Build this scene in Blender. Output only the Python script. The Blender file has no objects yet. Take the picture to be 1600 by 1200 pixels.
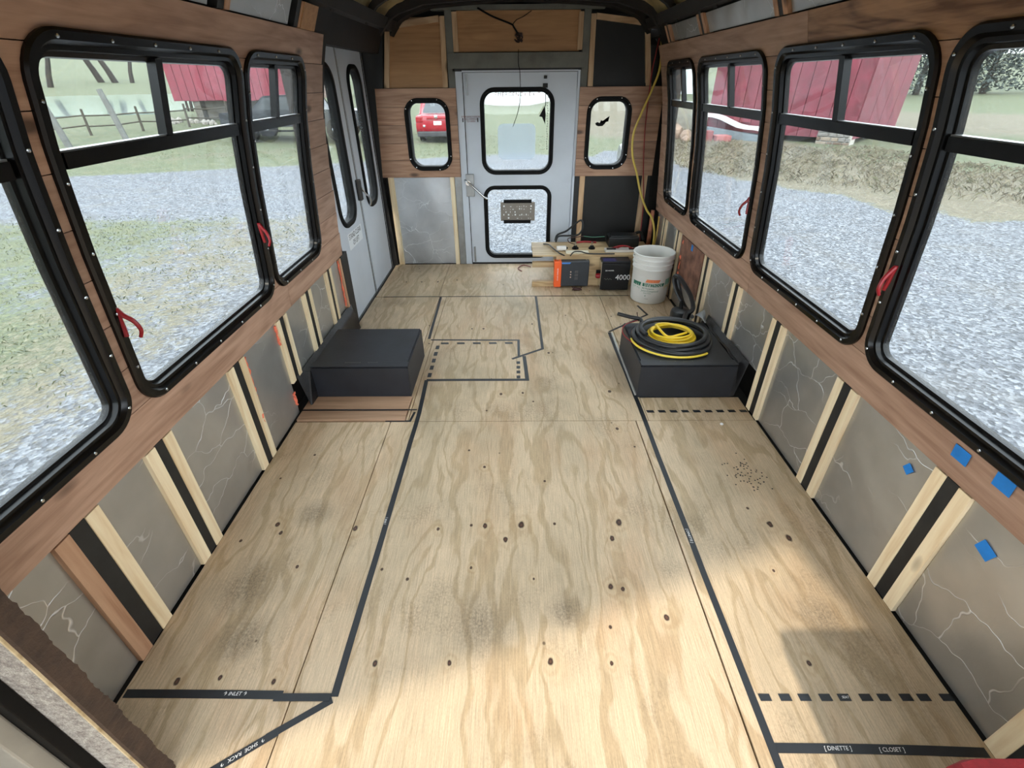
import bpy, bmesh, math, random
from mathutils import Vector, Matrix
random.seed(7)
S = bpy.context.scene
COL = S.collection
PI = math.pi

# ------------------------------------------------------------------ camera, sky, sun, exposure
cd = bpy.data.cameras.new('camera'); cam = bpy.data.objects.new('camera', cd); COL.objects.link(cam)
cd.sensor_fit = 'HORIZONTAL'; cd.sensor_width = 36.0; cd.lens = 36.0*735/1600
cd.clip_start = 0.02; cd.clip_end = 1500
def cam_basis():
    F = Vector(((803-800)/735, (125-600)/735, 1)).normalized()
    V = Vector(((811-800)/735, (1737-600)/735, 1)).normalized()
    V = (V - F*F.dot(V)).normalized()
    X = V.cross(F)
    if X.x < 0: X = -X
    R = Matrix((X, F, -V))            # rows: world axes in the lens frame (x right, y down, z ahead)
    flip = Matrix(((1,0,0),(0,-1,0),(0,0,-1)))
    return R @ flip
M = cam_basis().to_4x4(); M.translation = Vector((0, 0, 1.448)); cam.matrix_world = M
S.camera = cam

W = bpy.data.worlds.new('sky'); S.world = W; W.use_nodes = True
bg = W.node_tree.nodes['Background']
bg.inputs[0].default_value = (0.86, 0.94, 1.0, 1); bg.inputs[1].default_value = 4.2
SUN_E = math.radians(40)
sd = bpy.data.lights.new('sun', 'SUN'); sd.energy = 2.7; sd.angle = math.radians(2.0); sd.color = (1.0, .88, .72)
so = bpy.data.objects.new('sun', sd); COL.objects.link(so)
so.rotation_euler = Vector((0, math.cos(SUN_E), -math.sin(SUN_E))).to_track_quat('-Z', 'Y').to_euler()
so.location = (0, -20, 20)
S.view_settings.view_transform = 'Standard'; S.view_settings.look = 'None'
S.view_settings.gamma = 1.0; S.view_settings.use_curve_mapping = False
S.view_settings.exposure = 0.55
try:
    S.cycles.use_denoising = True; S.cycles.denoiser = 'OPENIMAGEDENOISE'
    S.cycles.max_bounces = 10; S.cycles.diffuse_bounces = 6; S.cycles.transparent_max_bounces = 24
    S.cycles.use_adaptive_sampling = False
    S.cycles.sample_clamp_indirect = 6
except Exception: pass

# ------------------------------------------------------------------ material helpers
def lin(c): return tuple((x/12.92 if x <= .04045 else ((x+.055)/1.055)**2.4) for x in [v/255 for v in c])+(1,)
class N:
    def __init__(s, name):
        s.m = bpy.data.materials.new(name); s.m.use_nodes = True; s.t = s.m.node_tree
        s.p = s.t.nodes['Principled BSDF']; s.out = s.t.nodes['Material Output']
    def n(s, typ, **kw):
        d = s.t.nodes.new(typ)
        for k, v in kw.items():
            if k.startswith('_'): setattr(d, k[1:], v)
            else:
                key = k.replace('__', ' ')
                try: key = int(key[1:]) if key[0] == 'i' and key[1:].isdigit() else key
                except Exception: pass
                if isinstance(v, bpy.types.NodeSocket): s.t.links.new(v, d.inputs[key])
                else: d.inputs[key].default_value = v
        return d
    def l(s, a, b): s.t.links.new(a, b)
    def coord(s, scale=(1,1,1), rnd=True, kind='Object', rot=(0,0,0)):
        tc = s.n('ShaderNodeTexCoord')
        v = tc.outputs[kind]
        if rnd:
            oi = s.n('ShaderNodeObjectInfo')
            m = s.n('ShaderNodeMath', _operation='MULTIPLY', i0=oi.outputs['Random'], i1=37.0)
            v = s.n('ShaderNodeVectorMath', _operation='ADD', i0=v, i1=m.outputs[0]).outputs[0]
        mp = s.n('ShaderNodeMapping', Vector=v, Scale=scale, Rotation=rot)
        return mp.outputs[0]
    def noise(s, vec, scale=5, detail=4, rough=.55, dist=0):
        return s.n('ShaderNodeTexNoise', Vector=vec, Scale=scale, Detail=detail, Roughness=rough, Distortion=dist).outputs['Fac']
    def ramp(s, fac, stops):
        r = s.n('ShaderNodeValToRGB', Fac=fac); e = r.color_ramp.elements
        while len(e) < len(stops): e.new(.5)
        for q, (p, c) in zip(e, stops): q.position = p; q.color = c if len(c) == 4 else tuple(c)+(1,)
        return r.outputs[0]
    def mix(s, f, a, b, mode='MIX'):
        d = s.t.nodes.new('ShaderNodeMix'); d.data_type = 'RGBA'; d.blend_type = mode
        for i, v in ((0, f), (6, a), (7, b)):
            if isinstance(v, bpy.types.NodeSocket): s.l(v, d.inputs[i])
            else: d.inputs[i].default_value = v
        return d.outputs[2]
    def math(s, op, a, b=0.0, c=None):
        d = s.t.nodes.new('ShaderNodeMath'); d.operation = op
        for i, v in ((0, a), (1, b)) + (((2, c),) if c is not None else ()):
            if isinstance(v, bpy.types.NodeSocket): s.l(v, d.inputs[i])
            else: d.inputs[i].default_value = v
        return d.outputs[0]
    def bump(s, h, strength=.3, dist=.01):
        b = s.n('ShaderNodeBump', Height=h, Strength=strength, Distance=dist)
        s.l(b.outputs[0], s.p.inputs['Normal'])
    def set(s, color=None, rough=None, metal=None, **kw):
        for k, v in (('Base Color', color), ('Roughness', rough), ('Metallic', metal)):
            if v is None: continue
            if isinstance(v, bpy.types.NodeSocket): s.l(v, s.p.inputs[k])
            else: s.p.inputs[k].default_value = v
        for k, v in kw.items(): s.p.inputs[k.replace('_', ' ')].default_value = v
        return s.m

def plain(name, c, rough=.6, metal=0, var=.12, scale=12, bump=.15, spec=None):
    s = N(name); v = s.coord()
    f = s.noise(v, scale, 5)
    a = lin(c); lo = tuple(x*(1-var) for x in a[:3])+(1,); hi = tuple(min(1, x*(1+var)) for x in a[:3])+(1,)
    col = s.ramp(f, [(.3, lo), (.7, hi)])
    if bump: s.bump(s.noise(v, scale*6, 3), bump, .002)
    m = s.set(col, rough, metal)
    if spec is not None: s.p.inputs['Specular IOR Level'].default_value = spec
    return m

def wood(name, light, dark, axis=1, rough=.6, scale=1.0, knots=True, contrast=1.0, tone=.10):
    """lengthwise grain along the axis given (0 x, 1 y, 2 z)"""
    s = N(name)
    sc = [18*scale]*3; sc[axis] = 1.1*scale
    v = s.coord(tuple(sc)); v2 = s.coord(tuple(3.2*scale if i != axis else .55*scale for i in range(3)))
    g = s.noise(v, 3.2, 6, .6, .4)
    big = s.noise(v2, 2.2, 3, .5, 1.2)
    rings = s.math('SINE', s.math('MULTIPLY', big, 34.0))
    f = s.math('ADD', s.math('MULTIPLY', g, .75), s.math('MULTIPLY', rings, .09*contrast))
    f = s.math('ADD', f, s.math('MULTIPLY', big, .3))
    col = s.ramp(f, [(.36, lin(dark)), (.52, tuple((a+b)/2 for a, b in zip(lin(dark), lin(light)))), (.72, lin(light))])
    if knots:
        kv = s.coord(tuple(5.5 if i != axis else 2.2 for i in range(3)))
        d = s.n('ShaderNodeTexVoronoi', Vector=kv, Scale=1.0).outputs['Distance']
        k = s.ramp(d, [(.05, (1,1,1)), (.12, (0,0,0))])
        col = s.mix(k, col, tuple(x*.35 for x in lin(dark)[:3])+(1,))
    oi = s.n('ShaderNodeObjectInfo').outputs['Random']
    tint = s.ramp(oi, [(0, (1-tone*1.6,)*3), (1, (1+tone*.2, 1+tone*.1, 1))])
    col = s.mix(1.0, col, tint, 'MULTIPLY')
    s.bump(g, .25, .002)
    return s.set(col, rough)

# plywood floor: face veneer with cathedral figure, patches, stains and real knot positions
KNOTS = [(-.12,1.23,.013),(.02,1.235,.017),(-.04,1.165,.013),(.40,1.245,.017),(.36,1.17,.013),(-.30,1.215,.009),(.48,.86,.012),(.32,.97,.012),
 (.36,.96,.010),(-.42,.72,.011),(-.20,.72,.009),(.10,.725,.012),(.28,.72,.008),(-.93,1.24,.013),(-.90,1.20,.010),(-.62,1.22,.014),(1.02,1.17,.016),(.98,1.235,.016),
 (.06,1.0,.006),(-.16,1.045,.007),(.90,1.03,.007),(-.14,1.56,.009),(.5,1.83,.011),(-.08,2.14,.012),(.52,2.16,.014),(.04,2.15,.01),(.12,3.02,.01),(.86,.72,.010),
 (-.98,.67,.012),(-.86,.68,.009),(-.70,.67,.009),(-.66,3.86,.014),(-.80,3.86,.012),(-.93,3.86,.012),(-.5,3.9,.012),(-.30,2.95,.01),(-.22,2.95,.012),(.21,2.6,.012),(-.78,1.05,.008),(-.85,2.75,.015)]
def ply_floor():
    s = N('plywood_floor')
    tc = s.n('ShaderNodeNewGeometry').outputs['Position']
    def mp(sx, sy, off=0): return s.n('ShaderNodeMapping', Vector=tc, Scale=(sx, sy, 1), Location=(off, off*.7, 0)).outputs[0]
    # veneer figure: strongly stretched blobs with hard soft-edged contours
    warp = s.noise(mp(2.5, 1.2, 3), 3, 3, .5)
    wv = s.n('ShaderNodeVectorMath', _operation='ADD', i0=tc, i1=s.n('ShaderNodeCombineXYZ', X=s.math('MULTIPLY', warp, .12)).outputs[0]).outputs[0]
    fig = s.n('ShaderNodeTexNoise', Vector=s.n('ShaderNodeMapping', Vector=wv, Scale=(6.8, .85, 1)).outputs[0], Scale=1.35, Detail=2.0, Roughness=.45, Distortion=.55).outputs['Fac']
    bands = s.math('PINGPONG', s.math('MULTIPLY', fig, 5.0), .5)       # 0..0.5 contour bands
    band = s.ramp(bands, [(.28, (0,0,0)), (.40, (1,1,1))])
    fine = s.noise(mp(120, 4), 2.4, 5, .65, .2)
    pores = s.noise(mp(260, 60), 2, 3, .6)
    patch = s.noise(mp(1.1, .6, 7), 2.2, 4, .6, .3)
    pink = s.noise(mp(2.6, .8, 17), 2.0, 3, .5, .4)
    light = lin((213, 192, 163)); mid = lin((176, 152, 116)); warm = lin((196, 164, 130)); grey = lin((160, 147, 122))
    col = s.mix(s.math('MULTIPLY', band, .62), light, mid)
    col = s.mix(s.math('MULTIPLY', s.ramp(pink, [(.5, (0,0,0)), (.68, (1,1,1))]), .62), col, warm)
    col = s.mix(s.math('MULTIPLY', s.ramp(patch, [(.45, (0,0,0)), (.72, (1,1,1))]), .68), col, grey)
    col = s.mix(.42, col, s.ramp(fine, [(.3, (.42, .40, .36)), (.62, (1.25, 1.22, 1.18))]), 'MULTIPLY')
    col = s.mix(.25, col, s.ramp(pores, [(.3, (.5, .48, .45)), (.6, (1.15, 1.15, 1.15))]), 'MULTIPLY')
    # grime worn into the wood: speckle in a few places
    grime = s.noise(mp(1.6, 1.3, 31), 2.0, 5, .7, .2)
    speck = s.noise(mp(70, 55), 2.0, 5, .75)
    gm = s.math('MULTIPLY', s.ramp(grime, [(.52, (0,0,0)), (.74, (1,1,1))]), s.ramp(speck, [(.42, (0,0,0)), (.62, (1,1,1))]))
    col = s.mix(s.math('MULTIPLY', gm, .75), col, lin((96, 80, 62)))
    st = None
    for sx_, sy_, sr_ in ((-.12, .84, .13), (.16, .88, .08), (-.92, .98, .13), (-.84, .80, .10), (.98, .86, .10), (-.80, 1.30, .09)):
        d = s.math('DIVIDE', s.n('ShaderNodeVectorMath', _operation='DISTANCE', i0=tc, i1=(sx_, sy_, 0)).outputs['Value'], sr_)
        st = d if st is None else s.math('MINIMUM', st, d)
    st = s.math('ADD', st, s.math('MULTIPLY', s.math('SUBTRACT', grime, .5), 2.4))
    sm = s.math('MULTIPLY', s.ramp(st, [(.25, (1,1,1)), (1.0, (0,0,0))]), s.ramp(speck, [(.36, (.25,)*3), (.6, (1,1,1))]))
    col = s.mix(s.math('MULTIPLY', sm, .62), col, lin((88, 78, 66)))
    # small nicks and dots
    vo = s.n('ShaderNodeTexVoronoi', Vector=mp(9, 7.5), Scale=1.0, Randomness=1.0)
    dn = s.ramp(vo.outputs['Distance'], [(.040, (1,1,1)), (.062, (0,0,0))])
    col = s.mix(dn, col, lin((70, 50, 36)))
    # knots
    kp = s.n('ShaderNodeMapping', Vector=tc, Scale=(1, .72, 1)).outputs[0]
    dmin = None
    for kx, ky, kr in KNOTS:
        d = s.n('ShaderNodeVectorMath', _operation='DISTANCE', i0=kp, i1=(kx, ky*.72, 0)).outputs['Value']
        d = s.math('DIVIDE', d, kr)
        dmin = d if dmin is None else s.math('MINIMUM', dmin, d)
    dm = s.math('ADD', dmin, s.math('MULTIPLY', s.noise(mp(30, 30), 2, 3), .6))
    dm2 = s.math('ADD', dmin, s.math('MULTIPLY', s.noise(mp(16, 7), 2, 3), 5.0))
    halo = s.ramp(s.math('MULTIPLY', dm2, .10), [(.12, (1,1,1)), (.75, (0,0,0))])
    ringf = s.math('PINGPONG', dm2, 1.1)
    hcol = s.mix(s.ramp(ringf, [(.3, (0,0,0)), (.75, (1,1,1))]), lin((172, 140, 100)), lin((204, 182, 146)))
    col = s.mix(s.math('MULTIPLY', halo, .55), col, hcol)
    kn = s.ramp(s.math('MULTIPLY', dm, .5), [(.40, (1,1,1)), (.55, (0,0,0))])
    kc = s.mix(s.ramp(s.math('MULTIPLY', dm, .5), [(.2, (0,0,0)), (.4, (1,1,1))]), lin((96, 66, 50)), lin((44, 26, 20)))
    col = s.mix(kn, col, kc)
    rnd = s.n('ShaderNodeObjectInfo').outputs['Random']
    col = s.mix(1.0, col, s.ramp(rnd, [(0, (.90, .89, .87)), (1, (1.0, 1.0, 1.0))]), 'MULTIPLY')
    s.bump(fine, .18, .002)
    return s.set(col, s.math('ADD', .48, s.math('MULTIPLY', patch, .2)))
def glass_mat(name, tint=(.86, .90, .90), dust=.05, rough=.02):
    s = N(name); t = s.t
    tr = s.n('ShaderNodeBsdfTransparent', Color=tint+(1,))
    gl = s.n('ShaderNodeBsdfGlossy', Color=(1,1,1,1), Roughness=rough)
    df = s.n('ShaderNodeBsdfDiffuse', Color=(.75,.78,.8,1))
    lw = s.n('ShaderNodeLayerWeight', Blend=.5)
    fr = s.math('ADD', .022, s.math('MULTIPLY', s.math('POWER', lw.outputs['Facing'], 5.0), .55))
    m1 = s.n('ShaderNodeMixShader', i0=fr, i1=tr.outputs[0], i2=gl.outputs[0])
    v = s.coord((1,1,1)); dn = s.noise(v, 4, 6, .7, .6)
    df_f = s.math('MULTIPLY', s.ramp(dn, [(.35, (.25,)*3), (.7, (1,1,1))]), dust)
    m2 = s.n('ShaderNodeMixShader', i0=df_f, i1=m1.outputs[0], i2=df.outputs[0])
    s.l(m2.outputs[0], s.out.inputs[0]); return s.m
def foil(name, c=(190, 188, 183), crease=1.0):
    s = N(name)
    v = s.coord((1,1,1))
    wob = s.n('ShaderNodeTexNoise', Vector=v, Scale=5, Detail=3).outputs['Color']
    vv = s.n('ShaderNodeVectorMath', _operation='ADD', i0=v, i1=s.n('ShaderNodeVectorMath', _operation='SCALE', i0=wob, Scale=.22).outputs[0]).outputs[0]
    mp = s.n('ShaderNodeMapping', Vector=vv, Scale=(4, 3.0, 6.5), Rotation=(.6, 0, 0)).outputs[0]
    vo = s.n('ShaderNodeTexVoronoi', Vector=mp, Scale=1.15, _feature='DISTANCE_TO_EDGE').outputs['Distance']
    line = s.ramp(vo, [(.003, (1,1,1)), (.011, (0,0,0))])
    mask = s.ramp(s.noise(v, 2.3, 3), [(.44, (0,0,0)), (.54, (1,1,1))])
    lm = s.math('MULTIPLY', line, mask)
    fine = s.noise(v, 26, 4, .6); mot = s.noise(v, 3, 4)
    base = s.ramp(mot, [(.3, lin(tuple(x*.86 for x in c))), (.7, lin(c))])
    col = s.mix(s.math('MULTIPLY', lm, .8*crease), base, lin((240, 242, 245)))
    h = s.math('ADD', s.math('MULTIPLY', fine, .25), s.math('ADD', s.math('MULTIPLY', lm, 1.2), s.math('MULTIPLY', s.noise(v, 9, 3), .6)))
    s.bump(h, .35, .006)
    return s.set(col, .36, .70)
def gravel():
    s = N('gravel'); tc = s.n('ShaderNodeNewGeometry').outputs['Position']
    a = s.n('ShaderNodeTexVoronoi', Vector=tc, Scale=30.0); b = s.noise(tc, 1.3, 4, .6); c = s.noise(tc, 60, 3, .7); d = s.noise(tc, .35, 4, .6, .6)
    stone = s.ramp(a.outputs['Color'], [(.15, lin((52, 56, 62))), (.55, lin((84, 88, 95))), (.95, lin((124, 128, 134)))])
    stone = s.mix(.5, stone, s.ramp(c, [(.3, (.45,)*3), (.7, (1.3,)*3)]), 'MULTIPLY')
    stone = s.mix(s.math('MULTIPLY', s.ramp(b, [(.5, (0,0,0)), (.75, (1,1,1))]), .35), stone, lin((84, 80, 72)))
    s.bump(a.outputs['Distance'], .6, .03)
    return s, stone, tc
def ground_mat():
    s, stone, tc = gravel()
    at = s.n('ShaderNodeAttribute', _attribute_name='cover')       # r grass, g dry grass / dirt
    sp = s.n('ShaderNodeSeparateColor', Color=at.outputs['Color'])
    n1 = s.noise(tc, 2.2, 6, .7); n2 = s.noise(tc, 14, 5, .75); n3 = s.noise(tc, .25, 4, .6)
    nn = s.math('ADD', s.math('MULTIPLY', n1, .5), s.math('MULTIPLY', n2, .5))
    gr = s.ramp(n2, [(.32, lin((42, 50, 34))), (.5, lin((66, 74, 50))), (.68, lin((98, 104, 76)))])
    gr = s.mix(s.math('MULTIPLY', s.ramp(n1, [(.45, (0,0,0)), (.7, (1,1,1))]), .5), gr, lin((96, 92, 70)))
    dry = s.ramp(n2, [(.3, lin((58, 54, 46))), (.5, lin((88, 82, 68))), (.7, lin((118, 112, 96)))])
    dry = s.mix(s.math('MULTIPLY', s.ramp(n1, [(.4, (0,0,0)), (.7, (1,1,1))]), .45), dry, lin((72, 72, 54)))
    def edge(m): 
        x = s.math('ADD', m, s.math('MULTIPLY', s.math('SUBTRACT', nn, .5), 1.3))
        return s.ramp(x, [(.42, (0,0,0)), (.58, (1,1,1))])
    col = s.mix(edge(sp.outputs[0]), stone, gr)
    col = s.mix(edge(sp.outputs[1]), col, dry)
    return s.set(col, .95)

MT = {}
def mats():
    M = MT
    M['ply'] = ply_floor()
    M['ply_side'] = wood('plywood_panel', (190, 146, 100), (160, 116, 76), 0, .6, .6, False, .6, .05)
    M['ply_red'] = wood('plywood_step', (188, 154, 126), (154, 122, 96), 0, .6, .8, False, .4)
    M['ply_pale'] = wood('plywood_pale', (222, 204, 166), (176, 152, 112), 0, .55, .6, True)
    M['board'] = wood('hickory_board', (190, 156, 134), (150, 116, 96), 1, .5, .8, True, .7, .12)
    M['board_dark'] = wood('hickory_board_dark', (182, 142, 108), (104, 70, 48), 1, .5, .8, True, 1.0, .12)
    M['board_x'] = wood('hickory_board_rear', (186, 148, 120), (142, 104, 80), 0, .5, .8, True, .7, .12)
    M['strip'] = wood('pine_strip', (246, 230, 196), (222, 194, 152), 2, .6, .7, True, .6, .08)
    M['strip_pink'] = wood('pine_strip_pink', (206, 166, 134), (168, 124, 94), 2, .6, .7, True, .6, .08)
    M['black_steel'] = plain('black_steel', (34, 34, 34), .55, .2, .3)
    M['rubber'] = plain('black_rubber', (6, 6, 6), .62, 0, .2, 20, .1, .2)
    M['frame'] = plain('black_frame', (7, 7, 8), .26, 0, .2, 20, .08, .28)
    M['box'] = plain('black_paint', (30, 33, 40), .5, 0, .25, 9, .25)
    M['tape'] = plain('black_tape', (24, 28, 34), .45, 0, .15, 30, .1)
    M['blue'] = plain('blue_tape', (20, 120, 200), .7, 0, .12, 30, .2)
    M['white_door'] = plain('white_door_paint', (194, 201, 210), .4, 0, .06, 3, .05)
    M['steel_grey'] = plain('grey_primer_steel', (108, 108, 100), .6, .2, .22, 8, .2)
    M['galv'] = plain('galvanised_steel', (150, 152, 152), .35, .8, .15, 14, .1)
    M['chrome'] = plain('chrome', (210, 212, 214), .18, 1, .05, 10, 0)
    M['dark_panel'] = plain('black_panel', (20, 20, 19), .6, 0, .3, 6, .2)
    M['dark_roof'] = plain('dark_roof_frame', (26, 22, 19), .75, 0, .4, 9, .3)
    M['roof_skin'] = plain('fibreglass_roof_skin', (190, 168, 120), .6, 0, .25, 6, .3)
    M['foil'] = foil('foil_insulation'); M['foil2'] = foil('foil_insulation_rear', (204, 208, 212), .5)
    M['foam'] = plain('orange_foam', (232, 120, 92), .8, 0, .2, 30, .6)
    M['rust'] = plain('rusty_steel', (124, 88, 72), .8, .2, .45, 16, .5)
    M['glass'] = glass_mat('window_glass', (.93, .95, .95), .06)
    M['ground'] = ground_mat()
    M['red'] = plain('red_plastic', (140, 16, 26), .35, 0, .1)
    M['cream'] = plain('ink_white', (235, 235, 235), .6, 0, .03, 5, 0)
    M['ink'] = plain('ink_black', (26, 24, 26), .6, 0, .05, 5, 0)
    M['ink_red'] = plain('ink_dark_red', (120, 40, 36), .6, 0, .05, 5, 0)
mats()
G = MT

# ------------------------------------------------------------------ object helpers
def wloc(o):
    v = Vector((0,0,0))
    while o is not None: v += o.location; o = o.parent
    return v
def tag(o, label=None, cat=None, group=None, kind=None, category=None):
    cat = cat or category
    if label: o['label'] = label
    if cat: o['category'] = cat
    if group: o['group'] = group
    if kind: o['kind'] = kind
    return o
def empty(name, loc=(0,0,0), **kw):
    o = bpy.data.objects.new(name, None); o.empty_display_size = .05; COL.objects.link(o); o.location = loc
    return tag(o, **kw)
class B:
    """collects world-space geometry, then becomes one mesh object"""
    def __init__(s): s.bm = bmesh.new()
    def poly(s, pts):
        vs = [s.bm.verts.new(p) for p in pts]
        try: return s.bm.faces.new(vs)
        except ValueError: return None
    def box(s, x0, x1, y0, y1, z0, z1, bev=0):
        g = bmesh.ops.create_cube(s.bm, size=1.0)['verts']
        bmesh.ops.scale(s.bm, verts=g, vec=(x1-x0, y1-y0, z1-z0))
        bmesh.ops.translate(s.bm, verts=g, vec=((x0+x1)/2, (y0+y1)/2, (z0+z1)/2))
        if bev:
            es = list({e for v in g for e in v.link_edges})
            bmesh.ops.bevel(s.bm, geom=es, offset=bev, segments=2, affect='EDGES', profile=.6)
        return s
    def prism(s, poly2, a, b, f):
        """poly2 2-D outline, f(u,v,w)->xyz, extruded from w=a to w=b"""
        A = [s.bm.verts.new(f(u, v, a)) for u, v in poly2]; Bv = [s.bm.verts.new(f(u, v, b)) for u, v in poly2]
        n = len(A); s.bm.faces.new(A); s.bm.faces.new(Bv[::-1])
        for i in range(n): s.bm.faces.new((A[i], Bv[i], Bv[(i+1)%n], A[(i+1)%n]))
        return s
    def tube(s, pts, r, seg=10, closed=False, caps=True):
        pts = [Vector(p) for p in pts]; n = len(pts); rings = []
        rr = r if isinstance(r, (list, tuple)) else [r]*n
        up = Vector((0,0,1)); prev = None
        for i, p in enumerate(pts):
            if closed: t = (pts[(i+1)%n]-pts[i-1]).normalized()
            else: t = (pts[min(i+1, n-1)]-pts[max(i-1, 0)]).normalized()
            if prev is None:
                a = t.cross(up)
                if a.length < .05: a = t.cross(Vector((1,0,0)))
            else: a = prev - t*prev.dot(t)
            a.normalize(); prev = a; b = t.cross(a)
            rings.append([s.bm.verts.new(p + (a*math.cos(2*PI*k/seg)+b*math.sin(2*PI*k/seg))*rr[i]) for k in range(seg)])
        m = n if closed else n-1
        for i in range(m):
            A, C = rings[i], rings[(i+1)%n]
            for k in range(seg):
                s.bm.faces.new((A[k], A[(k+1)%seg], C[(k+1)%seg], C[k]))
        if caps and not closed: s.bm.faces.new(rings[0][::-1]); s.bm.faces.new(rings[-1])
        return s
    def lathe(s, prof, c, seg=32, axis='z'):
        rings = []
        for r, h in prof:
            ring = []
            for k in range(seg):
                a = 2*PI*k/seg
                q = (r*math.cos(a), r*math.sin(a), h)
                if axis == 'y': q = (q[0], h, q[1])
                if axis == 'x': q = (h, q[0], q[1])
                ring.append(s.bm.verts.new(Vector(c)+Vector(q)))
            rings.append(ring)
        for A, C in zip(rings, rings[1:]):
            for k in range(seg):
                s.bm.faces.new((A[k], A[(k+1)%seg], C[(k+1)%seg], C[k]))
        if prof[0][0] > 1e-6: s.bm.faces.new(rings[0][::-1])
        if prof[-1][0] > 1e-6: s.bm.faces.new(rings[-1])
        return s
    def done(s, name, mat, parent=None, smooth=False, **kw):
        off = wloc(parent)
        if parent is None:
            vs = s.bm.verts; n = len(vs)
            if n:
                cx = sum(v.co.x for v in vs)/n; cy = sum(v.co.y for v in vs)/n; cz = min(v.co.z for v in vs)
                off = Vector((cx, cy, cz))
        bmesh.ops.translate(s.bm, verts=s.bm.verts, vec=-off)
        bmesh.ops.recalc_face_normals(s.bm, faces=s.bm.faces)
        me = bpy.data.meshes.new(name); s.bm.to_mesh(me); s.bm.free()
        if mat is not None:
            for m in (mat if isinstance(mat, (list, tuple)) else [mat]): me.materials.append(m)
        if smooth:
            for p in me.polygons: p.use_smooth = True
            try: me.set_sharp_from_angle(angle=math.radians(38))
            except Exception: pass
        o = bpy.data.objects.new(name, me); COL.objects.link(o)
        if parent is not None: o.parent = parent
        else: o.location = off
        return tag(o, **kw)
def box(name, mat, parent, x0, x1, y0, y1, z0, z1, bev=0, **kw):
    return B().box(x0, x1, y0, y1, z0, z1, bev).done(name, mat, parent, **kw)
def smooth_path(pts, n=8):
    pts = [Vector(p) for p in pts]; out = []
    for i in range(len(pts)-1):
        p0 = pts[max(i-1, 0)]; p1 = pts[i]; p2 = pts[i+1]; p3 = pts[min(i+2, len(pts)-1)]
        for k in range(n):
            t = k/n
            out.append(.5*((2*p1)+(p2-p0)*t+(2*p0-5*p1+4*p2-p3)*t*t+(3*p1-p0-3*p2+p3)*t**3))
    out.append(pts[-1]); return out
def text(name, body, size, mat, parent, origin, right, up, depth=.0006, spacing=1.0, shear=0, align='CENTER', xs=1.0, **kw):
    """lettering laid on a surface: origin, right and up are world vectors"""
    cu = bpy.data.curves.new('lettering', 'FONT'); cu.body = body; cu.size = size; cu.align_x = align; cu.align_y = 'CENTER'
    cu.space_character = spacing; cu.shear = shear; cu.extrude = depth; cu.resolution_u = 3
    tmp = bpy.data.objects.new('lettering', cu); COL.objects.link(tmp)
    dg = bpy.context.evaluated_depsgraph_get(); me = bpy.data.meshes.new_from_object(tmp.evaluated_get(dg))
    bpy.data.objects.remove(tmp); bpy.data.curves.remove(cu)
    R = Vector(right).normalized(); U = Vector(up).normalized(); Nn = R.cross(U)
    off = wloc(parent)
    for v in me.vertices: v.co = Vector(origin) + R*v.co.x*xs + U*v.co.y + Nn*v.co.z - off
    me.materials.clear(); me.materials.append(mat)
    o = bpy.data.objects.new(name, me); COL.objects.link(o); o.parent = parent
    return tag(o, **kw)

# ------------------------------------------------------------------ bus wall shape
XC = .046
ZP = [-1, 0, .5, .735, 1.1, 1.32, 1.51, 1.66, 1.75, 1.84, 1.90, 1.93]
HP = [1.159, 1.159, 1.152, 1.131, 1.096, 1.065, 1.022, .975, .93, .84, .62, 0.0]
def half(z):
    if z <= ZP[0]: return HP[0]
    for i in range(len(ZP)-1):
        if z <= ZP[i+1]:
            t = (z-ZP[i])/(ZP[i+1]-ZP[i]); return HP[i]+(HP[i+1]-HP[i])*t
    return 0
def wp(side, y, z, out=0.0): return (XC+side*(half(z)+out), y, z)
Y0, YR = -.9, 4.33            # front end of the shell, rear wall

# window openings: outer edge of the black frames (y0, y1) and z range
WZ0, WZ1, WR = .635, 1.55, .095
LW = [(.175, 1.09), (1.125, 2.03), (2.045, 2.64)]
RW = [(3.345, 3.94), (2.40, 3.29), (1.435, 2.325), (.50, 1.41)]

def rr_path(a0, a1, b0, b1, r, seg=7, split=0):
    """rounded rectangle outline (counter-clockwise) with extra points on straights"""
    pts = []
    for cx, cy, st in ((a1-r, b0+r, -90), (a1-r, b1-r, 0), (a0+r, b1-r, 90), (a0+r, b0+r, 180)):
        for k in range(seg+1):
            a = math.radians(st+90*k/seg); pts.append((cx+r*math.cos(a), cy+r*math.sin(a)))
    if split:
        out = []
        for i in range(len(pts)):
            p = pts[i]; q = pts[(i+1)%len(pts)]; out.append(p)
            d = math.dist(p, q)
            if d > .12:
                n = max(2, int(d/.06))
                for k in range(1, n): out.append((p[0]+(q[0]-p[0])*k/n, p[1]+(q[1]-p[1])*k/n))
        pts = out
    return pts

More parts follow.
